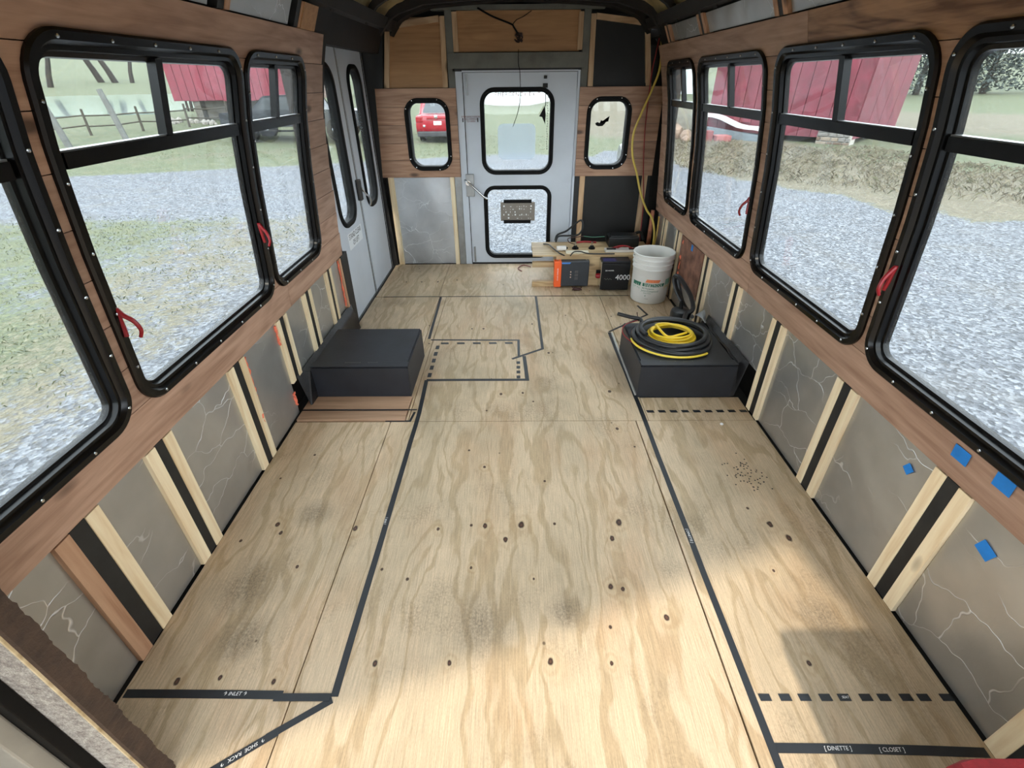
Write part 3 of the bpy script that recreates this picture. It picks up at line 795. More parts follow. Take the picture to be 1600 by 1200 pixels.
# ------------------------------------------------------------------ lift doors in the left wall
XD = -1.135
def lift_door(nm, y0, y1, wy, label):
    f = lambda a, z, o: (XD-.03*max(0, (z-1.2))*-1.0*0 - o, a, z)
    d = board_piece(lambda a, z, o: (XD-o, a, z), y0, y1, .005, .90, [(wy[0]+.014, wy[1]-.014, .626, 1.536, .12)], .035, G['white_door'], None, nm, kind='structure', label=label)
    board_piece(lambda a, z, o: (XD-o, a, z), y0, y1, .90, 1.67, [(wy[0]+.014, wy[1]-.014, .626, 1.536, .12)], .035, G['white_door'], d, 'door_panel')
    def ol(dd):
        out = []; r = .13
        for a, z in rr_path(wy[0], wy[1], .612, 1.55, r, 8):
            ix = max(wy[0]+r, min(wy[1]-r, a)); iz = max(.612+r, min(1.55-r, z)); v = Vector((a-ix, z-iz)); L = v.length
            if L > 1e-6: v *= (L-dd)/L
            out.append((ix+v.x, iz+v.y))
        return out
    g2 = lambda a, z, o: (XD-o, a, z)
    b = B(); sweep(b, ol, [(0, .012), (0, -.010), (.006, -.014), (.026, -.014), (.034, -.004), (.034, .045), (0, .045)], g2)
    b.done('window_gasket', G['rubber'], d, smooth=True)
    b = B(); P = ol(.028); A = [b.bm.verts.new(g2(a, z, .020)) for a, z in P]; C = [b.bm.verts.new(g2(a, z, .024)) for a, z in P]
    b.bm.faces.new(A); b.bm.faces.new(C[::-1]); b.done('pane', G['glass'], d)
    return d
d1 = lift_door('door_1', 3.07, 3.622, (3.14, 3.50), 'near leaf of the white lift doors, with the lift sticker')
d2 = lift_door('door_2', 3.665, 4.225, (3.79, 4.12), 'far leaf of the white lift doors')
box('door_seal', G['galv'], d1, XD-.03, XD+.004, 3.626, 3.638, 0, 1.67); box('door_seal', G['black_steel'], d1, XD-.03, XD-.002, 3.640, 3.648, 0, 1.67); box('door_seal', G['white_door'], d2, XD-.03, XD+.006, 3.650, 3.662, 0, 1.67)
box('door_edge', G['rubber'], d2, XD-.03, XD+.004, 4.229, 4.236, 0, 1.69); box('door_edge', G['white_door'], d2, XD-.03, XD+.002, 4.238, 4.252, 0, 1.69)
box('door_edge', G['rubber'], d1, XD-.03, XD+.002, 3.052, 3.066, 0, 1.66)
st = box('lift_sticker', plain('sticker_white', (224, 228, 232), .5, 0, .03, 5, 0), d1, XD, XD+.001, 3.225, 3.545, .465, .572)
text('sticker_lettering', 'STAND CLEAR\nOF LIFT', .050, G['ink'], d1, (XD+.0012, 3.385, .520), (0, 1, 0), (0, 0, 1), .0002, 1.0, xs=.86)
# latch between the leaves
box('latch_case', G['black_steel'], d1, XD+.0, XD+.03, 3.585, 3.635, .72, .86, .006)
b = B(); b.tube(smooth_path([(XD+.03, 3.62, .80), (XD+.045, 3.65, .755), (XD+.05, 3.70, .73), (XD+.045, 3.745, .685), (XD+.035, 3.755, .655)], 6), .0065, 9); b.done('latch_lever', G['chrome'], d1, smooth=True)
box('body_skin', G['dark_roof'], wall_left, XD-.10, XD-.03, 2.98, 3.06, -.1, 1.72); box('body_skin', G['dark_roof'], wall_left, XD-.09, XD-.0, 4.252, 4.42, -.1, 1.80)
box('body_skin', G['dark_roof'], wall_left, XD-.10, XD+.03, 2.96, 4.42, 1.67, 1.82)
box('door_track', G['black_steel'], wall_left, XD-.08, XD+.06, 2.9, 4.33, 1.675, 1.76, .004); box('door_track', G['steel_grey'], wall_left, XD-.0, XD+.062, 3.02, 4.1, 1.668, 1.676)
box('door_sill', G['galv'], wall_left, XD-.05, XD+.006, 3.02, 4.33, -.04, -.001)

# ------------------------------------------------------------------ roof
def arch(z_off=0, n=28, o=0.0):
    pts = []
    zs = [1.735, 1.78, 1.82, 1.85, 1.875, 1.895, 1.91, 1.922, 1.93]
    left = [(XC-half(z)-o, z) for z in zs]; right = [(XC+half(z)+o, z) for z in zs]
    return left + right[::-1][1:]
A0 = arch()
def roof_strip(nm, y0, y1, dz, th, mat, parent, **kw):
    b = B(); rows = []
    for x, z in A0:
        rows.append([b.bm.verts.new(p) for p in ((x, y0, z+dz), (x, y1, z+dz), (x, y1, z+dz+th), (x, y0, z+dz+th))])
    for A, C in zip(rows, rows[1:]):
        for k in range(4): b.bm.faces.new((A[k], A[(k+1)%4], C[(k+1)%4], C[k]))
    b.bm.faces.new(rows[0][::-1]); b.bm.faces.new(rows[-1])
    return b.done(nm, mat, parent, **kw)
ceiling = roof_strip('ceiling', Y0, 4.42, .075, .015, G['roof_skin'], None, kind='structure', label='bare curved bus roof with dark bows')
for sx in (-1, 1):
    B().prism([(XC+sx*1.06, 1.62), (XC+sx*1.12, 1.62), (XC+sx*1.05, 1.86), (XC+sx*.88, 1.97), (XC+sx*.80, 1.97), (XC+sx*.98, 1.84)], Y0, 4.44, lambda u, v, w: (u, w, v)).done('cove_skin', G['dark_roof'], ceiling)
for yb in (.3, .95, 1.6, 2.25, 2.9, 3.55): roof_strip('roof_bow', yb, yb+.05, .0, .05, G['dark_roof'], ceiling)
roof_strip('roof_bow', 4.20, 4.34, -.012, .085, G['dark_roof'], ceiling)
roof_strip('roof_bow', 3.90, 3.95, -.03, .05, G['dark_roof'], ceiling)
Mrw = wood('roof_plywood', (196, 140, 82), (128, 78, 40), 0, .6, .6, False, 1.2, .05)
for yy0, yy1 in ((3.62, 3.88), (3.97, 4.18)):
    b = B(); rows = []
    for x, z in A0[4:-4]: rows.append([b.bm.verts.new(p) for p in ((x, yy0, z+.052), (x, yy1, z+.052), (x, yy1, z+.06), (x, yy0, z+.06))])
    for A, C in zip(rows, rows[1:]):
        for k in range(4): b.bm.faces.new((A[k], A[(k+1)%4], C[(k+1)%4], C[k]))
    b.done('roof_panel', Mrw, ceiling)
for sx in (-1, 1):
    B().prism([(XC+sx*.935-.03, 1.745), (XC+sx*.935+.03, 1.745), (XC+sx*.91+.04, 1.80), (XC+sx*.91-.03, 1.80)], Y0, 4.18, lambda u, v, w: (u, w, v)).done('roof_rail', G['dark_roof'], ceiling)
# unseen panel added behind the viewpoint, lower edge slanted to shape the sun patch
zf = lambda x: 1.27+.48/1.56*(x+.51)
B().prism([(-1.13, zf(-1.13)), (1.22, zf(1.22)), (1.10, 1.93), (.6, 2.0), (-.5, 2.0), (-1.0, 1.93)], Y0-.03, Y0, lambda u, v, w: (u, w, v)).done('sun_shade_panel', G['dark_roof'], None, kind='structure', label='unseen added panel shading the floor from the sun')

# ------------------------------------------------------------------ wheel wells
Mbox = G['box']
def wheel_well(nm, side, x_in, x_wall, y0, y1, h, label):
    b = B()
    c = .02
    b.prism([(x_in, 0), (x_wall, 0), (x_wall, h), (x_in, h)], 0, 1, lambda u, v, w: (u, y0+(y1-y0)*w+(.0 if w < .5 else 0), v))
    es = [e for e in b.bm.edges]
    bmesh.ops.bevel(b.bm, geom=es, offset=.008, segments=2, affect='EDGES')
    r = b.done(nm, Mbox, None, label=label, category='wheel well cover', group=None)
    s = 1 if x_in > 0 else -1
    a0, a1 = sorted((x_in, x_wall))
    box('front_plate', Mbox, r, a0-.001, a1+.0, y0-.004, y0+.002, 0.001, h-.010, .001)
    box('top_lip', Mbox, r, a0-.001, a1, y0-.005, y0+.045, h-.002, h+.003, .001)
    return r
wl = wheel_well('wheel_well_cover', -1, -.565, -1.075, 2.115, 2.565, .195, 'black painted wheel well box on the left with bare empty top')
wr = wheel_well('wheel_well_cover', 1, .655, 1.155, 2.105, 2.615, .20, 'black painted wheel well box on the right under the coiled hoses')
# sloping dark flashing between the wells and the walls
for sx, y0, y1, h in ((-1, 2.03, 2.97, .175), (1, 2.10, 2.70, .20)):
    xi = -1.075 if sx < 0 else 1.155; xo = XC+sx*1.16
    b = B(); n = 14; rnd = random.Random(9+sx); L = []
    for k in range(n+1):
        y = y0+(y1-y0)*k/n
        yi = min(max(y, 2.115), 2.60)
        j = rnd.uniform(-.006, .006)
        inn = .0 if (k == 0 or k == n) else 1
        zt = h*inn if (sx > 0 or y < 2.57) else h*.85*(1 if k < n else 0)
        L.append([b.bm.verts.new((xi+(-sx*.0)+j*.4+(sx*.02 if y > 2.6 else 0), yi if y < 2.2 else y, .002)), b.bm.verts.new((xi+j*.3, y, max(.003, zt*.98+j))), b.bm.verts.new((xo-sx*.03, y, max(.004, h*.96+j if inn else .01))), b.bm.verts.new((xo, y, h+.012))])
    for A, C in zip(L, L[1:]):
        for k in range(3): b.bm.faces.new((A[k], A[k+1], C[k+1], C[k]))
    m = plain('tar_coating', (26, 25, 27), .35, 0, .5, 30, .9)
    b.done('sealed_flashing', m, wl if sx < 0 else wr, smooth=True)
for wx, ww, wy_, wz in ((-.80, wl, 2.150, .1985), (.86, wr, 2.140, .2035)):
    b = B()
    for x0, x1 in ((-.10, -.02), (.02, .07)):
        b.box(wx+x0, wx+x1, wy_-.0008, wy_+.0008, wz, wz+.0004); b.box(wx+x0, wx+x0+.002, wy_-.004, wy_+.004, wz, wz+.0004); b.box(wx+x1-.002, wx+x1, wy_-.004, wy_+.004, wz, wz+.0004)
    b.done('pencil_mark', G['steel_grey'], ww, kind='stuff')
# pale edging strip beside the right well
box('edge_trim', plain('pale_trim', (190, 190, 186), .5, .2, .1), None, .648, .657, 2.12, 2.86, .0, .012, .001, label='narrow pale metal strip along the inner edge of right wheel well box', category='trim strip')

# ------------------------------------------------------------------ tape on the floor
def tape(pts, w=.0215, label='', z=.0, cat='floor tape', group=None, seed=0, name='floor_tape', parent=None):
    """straight runs of black tape, mitred, slightly uneven"""
    b = B(); pts = [Vector((p[0], p[1], 0)) for p in pts]; n = len(pts); L = []; rnd = random.Random(seed)
    dense = []
    for i in range(n-1):
        m = max(1, int((pts[i+1]-pts[i]).length/.12))
        for k in range(m): dense.append((pts[i].lerp(pts[i+1], k/m), k == 0))
    dense.append((pts[-1], True)); P = [d[0] for d in dense]; n = len(P)
    for i, p in enumerate(P):
        a = (P[i]-P[i-1]).normalized() if i > 0 else (P[1]-P[0]).normalized()
        c = (P[i+1]-P[i]).normalized() if i < n-1 else a
        na = Vector((-a.y, a.x, 0)); nc = Vector((-c.y, c.x, 0)); nn = (na+nc).normalized(); k = 1/max(.5, nn.dot(na))
        j = 0 if dense[i][1] else rnd.uniform(-.0012, .0012)
        L.append([b.bm.verts.new(p+nn*(w/2*k+j)+Vector((0,0,z+.0002))), b.bm.verts.new(p+nn*(w/2*k+j)+Vector((0,0,z+.0011))), b.bm.verts.new(p-nn*(w/2*k-j)+Vector((0,0,z+.0011))), b.bm.verts.new(p-nn*(w/2*k-j)+Vector((0,0,z+.0002)))])
    for A, C in zip(L, L[1:]):
        for k in range(4): b.bm.faces.new((A[k], A[(k+1)%4], C[(k+1)%4], C[k]))
    b.bm.faces.new(L[0][::-1]); b.bm.faces.new(L[-1])
    if parent: return b.done(name, G['tape'], parent)
    return b.done(name, G['tape'], None, label=label, category=cat)
t_left = tape([(-.512, .63), (-.506, 1.33), (-.500, 1.97), (-.512, 2.285)], .0215, 'long black tape line running lengthwise on the left of the floor')
t_in = tape([(-1.108, .638), (-.66, .634)], .022, 'black tape line crosswise to the left wall, nearest the camera')
tape([(-.68, .628), (-.522, .628)], .020, '', parent=t_in, name='tape_overlap', z=.001)
t_rack = tape([(-.515, .622), (-.66, .532)], .018, 'diagonal black tape line with handwriting at the bottom left')
tape([(-.635, .545), (-.75, .470), (-.93, .352)], .020, '', parent=t_rack, name='tape_overlap', z=.001)
t_rect = tape([(-.512, 2.285), (.068, 2.285), (.055, 2.56)], .022, 'black tape forming the near corner of the rectangle mid floor')
tape([(.022, 2.555), (.022, 2.775), (-.56, 2.785)], .016, 'thin black tape forming the far edge of the rectangle mid floor')
tape([(-.575, 2.80), (-.59, 3.52)], .018, 'short black tape line behind the left wheel well box')
tape([(.165, 3.52), (.175, 2.655), (-.02, 2.525)], .018, 'bent black tape line between rectangle and rear seam')
tape([(-1.108, 1.981), (-.512, 1.981)], .010, 'thin black tape across the step in front of left wheel well box', z=.011)
tape([(-.66, 1.898), (-.535, 1.898), (-.525, 1.975)], .012, 'small black tape corner at the end of the left step', z=.0)
t_right = tape([(.652, -.2), (.655, .51), (.653, .90), (.651, 1.5), (.652, 2.0), (.640, 2.88)], .0215, 'long black tape line running lengthwise on the right of the floor')
tape([(.640, 2.89), (.965, 3.165), (.93, 3.33)], .016, 'thin bent black tape line from right wheel well box to white bucket')
t_clo = tape([(.665, .510), (.90, .508), (1.196, .500)], .022, 'solid black tape crosswise to the right wall, nearest the camera')
tape([(-1.05, 3.531), (.905, 3.531)], .009, 'very thin black line crosswise before the back plywood', z=.0)
def dashes(pts, dx, dy, sk, label):
    r = None
    for k, (x, y) in enumerate(pts):
        b = B(); b.prism([(x-dx/2, y-dy/2), (x+dx/2, y-dy/2), (x+dx/2-sk[0], y+dy/2), (x-dx/2-sk[0], y+dy/2)], .0002, .0012, lambda u, v, w: (u, v, w))
        if r is None: r = b.done('dashed_tape', G['tape'], None, label=label, category='floor tape')
        else: b.done('tape_piece', G['tape'], r)
    return r
dsh = dashes([(.690+.0553*k+.004*math.sin(k*3), .628) for k in range(10)], .031, .018, (.001, 0), 'row of black tape dashes near the bottom right')
dashes([(.70+.060*k, 1.972) for k in range(9)], .036, .020, (.004, 0), 'row of black tape dashes in front of the right wheel well box')
dashes([(-.46+.105*k, 2.735) for k in range(5)], .050, .022, (.004, 0), 'far row of dashes inside the taped rectangle')
dashes([(-.502, 2.34+.085*k) for k in range(5)], .022, .046, (.0, 0), 'left row of dashes inside the taped rectangle')
dashes([(.018, 2.315+.055*k) for k in range(4)], .022, .030, (.0, 0), 'right row of dashes inside the taped rectangle')
Wm = G['cream']
def scrib(body, size, o, right, up, parent, xs=1.0): text('handwriting', body, size, Wm, parent, (o[0], o[1], .0014+(.001 if parent in (t_rack,) else 0)), right, up, .0001, 1.0, .15, xs=xs)
scrib('\u2191 INLET \u2191', .014, (-.795, .637), (1,0,0), (0,1,0), t_in)
v = Vector((-.115, -.075, 0)).normalized(); scrib('\u2191  SHOE  RACK  \u2191', .0125, (-.705, .500), v, (-v.y, v.x, 0), t_rack)
scrib('[ DINETTE ]', .0135, (.822, .509), (1,0,0), (0,1,0), t_clo); scrib('[ CLOSET ]', .0135, (.958, .506), (1,0,0), (0,1,0), t_clo)
scrib('[ DINETTE ]', .0125, (.652, 1.18), (0,-1,0), (1,0,0), t_right); scrib('| SINK |', .011, (-.511, 1.255), (0,1,0), (-1,0,0), t_left)
scrib('SEAT', .009, (.912, .628), (1,0,0), (0,1,0), dsh)

# ------------------------------------------------------------------ hoses and cords on the right wheel well
def coil(cx, cy, rx, ry, turns, z0, r, dr, seed, start=0, wob=.006, lift=.0, n=40):
    rnd = random.Random(seed); pts = []
    ph = [rnd.uniform(0, 6) for _ in range(4)]
    for k in range(int(n*turns)+1):
        t = k/n; a = start+2*PI*t
        s = 1-dr*t
        w = wob*math.sin(a*1.3+ph[0])+wob*.7*math.sin(a*2.7+ph[1])
        z = z0+lift*t+.5*r*(1+math.sin(a*1.5+ph[2]))
        pts.append((cx+(rx*s+w)*math.cos(a), cy+(ry*s+w)*math.sin(a), z))
    return pts
hose = coil(.885, 2.385, .218, .205, 4.2, .214, .012, .055, 4, start=PI*.72, lift=.010)
lead = [(.628, 2.645, .245), (.69, 2.60, .245), (.75, 2.575, .240)]
p = smooth_path(lead+[hose[0]], 6)[:-1]
tail = smooth_path([(1.00, 2.55, .24), (1.05, 2.66, .235), (1.10, 2.70, .25), (1.105, 2.80, .30), (1.07, 2.94, .36), (1.055, 3.00, .34), (1.065, 2.93, .27), (1.10, 2.80, .20)], 8)
B().tube(p+hose, .0115, 10).done('black_hose', plain('hose_black', (30, 31, 33), .42, 0, .15), None, smooth=True, label='thick black hose coiled on the right wheel well box', category='hose')
yc = coil(.885, 2.40, .135, .115, 5.3, .216, .006, .045, 8, start=.4, wob=.004, lift=.006)
yend = smooth_path([yc[-1], (.84, 2.33, .25), (.91, 2.34, .255), (.96, 2.375, .25)], 5)[1:]
ye = B().tube(yc+yend, .0072, 8).done('yellow_cord', plain('cord_yellow', (238, 202, 40), .4, 0, .06, 8, .05), None, smooth=True, label='yellow cord in a small coil inside the black hose', category='cord')
yc2 = [( .885+.228*math.cos(a), 2.365+.205*math.sin(a), .213) for a in [math.radians(d) for d in range(176, 312, 6)]]
B().tube(yc2, .006, 8).done('yellow_cord', plain('cord_yellow_pale', (236, 208, 70), .4, 0, .06, 8, .05), None, smooth=True, label='loose yellow loop along the near edge of the black hose', category='cord')
B().tube(smooth_path([(.755, 2.60, .225), (.66, 2.56, .213), (.625, 2.46, .208), (.66, 2.34, .206), (.72, 2.29, .206)], 8), .003, 7).done('red_wire', G['red'], None, smooth=True, label='thin red wire looping out left of the black hose', category='wire')
B().tube(smooth_path([(.742, 2.58, .225), (.735, 2.59, .25), (.73, 2.60, .275)], 4), .0028, 6).done('wire_tip', plain('wire_brown', (70, 26, 22), .5), None, smooth=True, label='short dark wire end sticking up from the coil', category='wire')
# black round cap and cable bundle behind the coil
cap = B().lathe([(0, .0), (.050, .0), (.054, .015), (.056, .165), (.062, .170), (.062, .205), (.056, .222), (.030, .230), (0, .232)], (1.045, 2.745, .001), 28).done('black_canister', plain('reel_black', (36, 37, 38), .35, 0, .15), None, smooth=True, label='round black lidded canister behind the right wheel well box', category='canister')
B().tube(smooth_path([(1.045, 2.745, .225), (1.05, 2.775, .262), (1.06, 2.80, .225)], 6), .012, 8).done('handle', G['rubber'], cap, smooth=True)
B().tube(tail, .014, 9).done('black_cable', plain('cable_black', (28, 28, 30), .4, 0, .15), None, smooth=True, label='heavy black cable looping up behind the coil by the right wall', category='cable')
B().tube(smooth_path([(1.09, 2.66, .215), (1.12, 2.78, .18), (1.10, 2.90, .22), (1.075, 2.98, .33), (1.085, 2.99, .30), (1.12, 2.86, .12), (1.13, 2.76, .04)], 8), .012, 9).done('black_cable', plain('cable_black_b', (26, 26, 28), .4, 0, .15), None, smooth=True, label='second black cable, twisted against the right wall', category='cable')
# curl of foil lying by the wall
b = B(); L = []
for k in range(9):
    a = k/8; L.append([b.bm.verts.new((1.10+.04*a, 2.67-.10*a+.01*math.sin(a*9), .215+.02*math.sin(a*PI))), b.bm.verts.new((1.16+.01*a, 2.70-.08*a, .225+.03*math.sin(a*5)))])
for A, C in zip(L, L[1:]): b.bm.faces.new((A[0], A[1], C[1], C[0]))
fc = b.done('foil_scrap', G['foil2'], None, smooth=True, label='crumpled scrap of silver foil behind the coil', category='scrap'); md = fc.modifiers.new('s', 'SOLIDIFY'); md.thickness = .002

# ------------------------------------------------------------------ bucket
Mb = plain('bucket_plastic', (222, 222, 218), .45, 0, .05, 5, .05)
BX, BY = 1.040, 3.475
prof = [(0, .001), (.126, .001), (.131, .006), (.133, .012), (.141, .255), (.143, .258), (.147, .262), (.147, .268), (.142, .272), (.143, .292), (.150, .296), (.150, .302), (.144, .306), (.145, .325), (.153, .330), (.153, .338), (.147, .342), (.148, .360), (.153, .364), (.154, .370), (.151, .374), (.146, .372), (.143, .355), (.136, .06), (.128, .008), (0, .008)]
bk = B().lathe(prof, (BX, BY, 0), 48).done('plastic_bucket', Mb, None, smooth=True, label='open white plastic bucket with green and orange label', category='bucket')
def band(nm, a0, a1, z0, z1, mat, o=.0007, skew=0):
    b = B(); n = max(4, int(abs(a1-a0)/6)); L = []
    for k in range(n+1):
        row = []
        for z in (z0, z1):
            a = math.radians(a0+(a1-a0)*k/n+(skew if z == z1 else 0)); r = .133+(z-.012)/(.255-.012)*.008+o
            row.append(b.bm.verts.new((BX+r*math.cos(a), BY+r*math.sin(a), z)))
        L.append(row)
    for A, C in zip(L, L[1:]): b.bm.faces.new((A[0], C[0], C[1], A[1]))
    return b.done(nm, mat, bk, smooth=True)
Mgreen = plain('label_green', (26, 112, 88), .5, 0, .05, 6, 0); Mor = plain('label_orange', (232, 132, 86), .5, 0, .05, 6, 0); Mtan = plain('label_tan', (206, 194, 140), .5, 0, .1, 20, 0); Mlg = plain('label_pale_green', (130, 176, 156), .5, 0, .1, 20, 0)
band('label_band', 232, 302, .143, .168, Mgreen); band('label_band', 195, 227, .140, .170, Mgreen); band('label_patch', 240, 282, .174, .198, Mor, skew=4)
band('label_patch', 305, 345, .150, .196, Mlg); band('label_patch', 303, 345, .060, .146, Mtan); band('label_patch', 192, 222, .070, .130, Mlg)
def wrap_text(body, size, a_c, z_c, mat, xs=1.0, o=.0012):
    cu = bpy.data.curves.new('t', 'FONT'); cu.body = body; cu.size = size; cu.align_x = 'CENTER'; cu.align_y = 'CENTER'; cu.resolution_u = 3
    tmp = bpy.data.objects.new('t', cu); COL.objects.link(tmp); me = bpy.data.meshes.new_from_object(tmp.evaluated_get(bpy.context.evaluated_depsgraph_get()))
    bpy.data.objects.remove(tmp); bpy.data.curves.remove(cu)
    off = wloc(bk)
    for v in me.vertices:
        r = .133+(z_c+v.co.y-.012)/.243*.008+o; a = math.radians(a_c)+v.co.x*xs/r
        v.co = Vector((BX+r*math.cos(a), BY+r*math.sin(a), z_c+v.co.y))-off
    me.materials.clear(); me.materials.append(mat)
    ob = bpy.data.objects.new('label_lettering', me); COL.objects.link(ob); ob.parent = bk
wrap_text('SHEETROCK', .027, 266, .1555, Mb, .92); wrap_text('All Purpose', .019, 250, .128, Mgreen); wrap_text('Joint Compound', .019, 257, .108, Mgreen)
wrap_text('READY MIXED', .009, 250, .090, Mgreen); wrap_text('\u25e2', .022, 243, .070, Mgreen); wrap_text('4.5 GAL', .008, 250, .046, G['steel_grey'])
b = B(); b.tube([(BX+.150*math.cos(a), BY+.150*math.sin(a), .352-.07*max(0, math.sin(a))) for a in [math.radians(d) for d in range(-18, 196, 8)]], .0022, 6); b.done('wire_handle', G['galv'], bk, smooth=True)

# ------------------------------------------------------------------ electrical bench
ply = wood('bench_plywood', (214, 190, 148), (170, 140, 100), 0, .55, .6, True)
bench = box('electrical_bench', ply, None, .145, 1.115, 3.735, 4.10, .252, .264, .001, label='low plywood shelf on rails carrying wiring before the emergency door', category='bench')
box('back_panel', ply, bench, .335, 1.05, 3.748, 3.760, .002, .251, .001)
box('rail', ply, bench, .142, .335, 3.735, 3.775, .165, .205, .001); box('rail', ply, bench, .142, .335, 3.735, 3.775, .001, .045, .001)
box('rail', ply, bench, .145, 1.10, 4.05, 4.09, .205, .251, .001); box('side_leg', ply, bench, 1.06, 1.10, 3.78, 4.05, .001, .251, .001); box('side_leg', ply, bench, .335, .36, 3.77, 4.05, .001, .251, .001)
# charge controller
Mcc = plain('controller_grey', (52, 56, 62), .4, .2, .1); Moc = plain('controller_orange', (242, 96, 34), .45, 0, .05)
cc = box('charge_controller', Mcc, None, .375, .600, 3.690, 3.747, .018, .228, .007, label='dark grey charge controller with an orange side panel', category='controller')
box('orange_panel', Moc, cc, .318, .376, 3.686, 3.747, .014, .226, .005)
B().prism([(.378, .218), (.452, .218), (.440, .206), (.378, .206)], 3.6890, 3.6905, lambda u, v, w: (u, w, v)).done('blue_stripe', plain('stripe_blue', (70, 130, 210), .4, 0, .03), cc)
for i in range(3): box('indicator', plain('icon_pale', (210, 180, 160), .5), cc, .448, .456, 3.6885, 3.6905, .135-.022*i, .145-.022*i)
b = B()
for i in range(3): b.box(.486, .512, 3.6885, 3.6905, .130-.028*i, .150-.028*i)
b.done('display', plain('display_dark', (78, 78, 78), .3), cc)
text('lettering', 'SOLAR CHARGER', .013, G['cream'], cc, (.347, 3.6855, .12), (0, 0, 1), (-1, 0, 0), .0002)
for xx in (.345, .575): B().lathe([(0, 0), (.006, 0), (.006, .004), (0, .005)], (xx, 3.715, .228), 10).done('screw', G['chrome'], cc)
# inverter
Min = plain('inverter_black', (24, 25, 28), .4, .3, .15)
inv = box('power_inverter', Min, None, .690, .915, 3.628, 3.747, .012, .245, .006, label='black power inverter reading 4000 beside the bucket', category='inverter')
box('front_cover', Min, inv, .700, .912, 3.622, 3.630, .012, .222, .003)
box('end_plate', G['chrome'], inv, .684, .691, 3.635, 3.74, .015, .235, .001); box('blue_edge', plain('edge_blue', (34, 34, 86), .4), inv, .70, .80, 3.63, 3.70, .2445, .2475)
text('lettering', '4000', .060, G['cream'], inv, (.862, 3.6208, .115), (1,0,0), (0,0,1), .0003, 1.0)
text('lettering', 'DC POWER', .013, G['cream'], inv, (.752, 3.6212, .172), (1,0,0), (0,0,1), .0002)
b = B(); b.tube([(.715+.004*k, 3.6215, .103+.006*math.sin(k*1.25)) for k in range(16)], .0015, 6); b.done('wave_mark', G['steel_grey'], inv)
B().lathe([(0, 0), (.020, 0), (.022, -.02), (.016, -.034), (0, -.036)], (.686, 3.668, .115), 18, 'x').done('red_terminal', G['red'], inv, smooth=True)
B().lathe([(0, 0), (.017, 0), (.017, -.026), (0, -.028)], (.686, 3.70, .135), 18, 'x').done('black_terminal', G['rubber'], inv, smooth=True)
# things on the shelf
ZS = .2645
bb = box('black_case', plain('case_black', (20, 22, 22), .35, 0, .2), None, .785, 1.035, 3.93, 4.085, ZS, .345, .006, label='low black case on the rear right of the plywood shelf', category='case')
box('lid', plain('case_lid', (26, 28, 28), .3), bb, .80, 1.02, 3.95, 4.07, .344, .352, .003); B().lathe([(0, 0), (.012, 0), (.012, .012), (0, .012)], (.785, 3.955, .31), 14, 'x').done('connector', G['chrome'], bb)
bb2 = box('fuse_block', plain('plastic_clear', (196, 192, 184), .3, 0, .1), None, .735, 1.02, 3.79, 3.86, ZS, .285, .003, label='pale fuse block with red wires over it, on the shelf', category='fuse block')
for xx in (.75, .93): box('terminal_bar', G['dark_panel'], bb2, xx, xx+.07, 3.80, 3.83, .284, .292, .001)
for k in range(3): B().tube(smooth_path([(.80+.02*k, 3.84, .287), (.84+.02*k, 3.80, .315), (.90+.01*k, 3.79, .318-.004*k), (.965-.01*k, 3.815, .287)], 6), .005, 7).done('red_lead', G['red'], bb2, smooth=True)
for i, xx in enumerate((.503, .640)):
    s = B().lathe([(0, 0), (.027, 0), (.027, .010), (.018, .016), (.014, .026), (0, .026)], (xx, 3.90, ZS), 20).done('terminal_stud', G['rubber'], None, smooth=True, label=('left' if i == 0 else 'right')+' one of two black terminal posts on the shelf', category='terminal')
    B().lathe([(0, .02), (.005, .02), (.005, .050), (.009, .052), (.009, .058), (0, .058)], (xx, 3.90, ZS), 12).done('bolt', G['chrome'], s, smooth=True)
sc = B().tube([(.345, 3.84, .286), (.42, 3.85, .286)], [.020, .020], 16).done('white_canister', plain('canister', (216, 212, 206), .4), None, smooth=True, label='small pale cylinder lying on the left of the shelf', category='canister')
B().tube([(.42, 3.85, .286), (.435, 3.852, .286)], [.012, .006], 12).done('nozzle', G['rubber'], sc, smooth=True)
bt = box('battery_pad', plain('pad_white', (226, 218, 196), .6, 0, .06), None, .415, .60, 3.765, 3.835, ZS, .272, .002, label='cream paper pad at the near edge of the shelf', category='pad')
def cable(pts, r, c, label, n=8): return B().tube(smooth_path(pts, n), r, 9).done('cable', plain('cable_col', c, .45, 0, .12), None, smooth=True, label=label, category='cable')
cable([(.245, 4.02, .272), (.29, 3.98, .276), (.32, 3.86, .278), (.36, 3.755, .274), (.40, 3.728, .262)], .0055, (40, 36, 32), 'dark cable crossing the left end of the shelf')
cable([(.445, 3.722, .262), (.475, 3.75, .284), (.53, 3.76, .284), (.60, 3.745, .272), (.80, 3.735, .272)], .005, (30, 28, 28), 'black cable along the near edge of the shelf')
cable([(.35, 4.10, .275), (.37, 4.12, .32), (.45, 4.15, .345), (.52, 4.16, .40), (.57, 4.14, .435), (.585, 4.12, .38), (.55, 4.12, .32), (.47, 4.12, .312), (.38, 4.12, .306), (.355, 4.08, .272)], .008, (26, 26, 26), 'thick black cable looping up behind the shelf')
cable([(.50, 3.905, .30), (.455, 3.95, .305), (.45, 3.99, .325), (.52, 3.99, .335), (.58, 4.02, .335)], .0035, (60, 26, 24), 'thin dark red wire curling round the left terminal post')
cable([(.58, 4.02, .335), (.66, 4.02, .326), (.76, 4.02, .330)], .003, (70, 120, 100), 'thin green wire running to the black case')
cable([(.52, 4.06, .268), (.60, 4.065, .275), (.70, 4.06, .270)], .008, (150, 26, 30), 'short red cable at the back of the shelf')
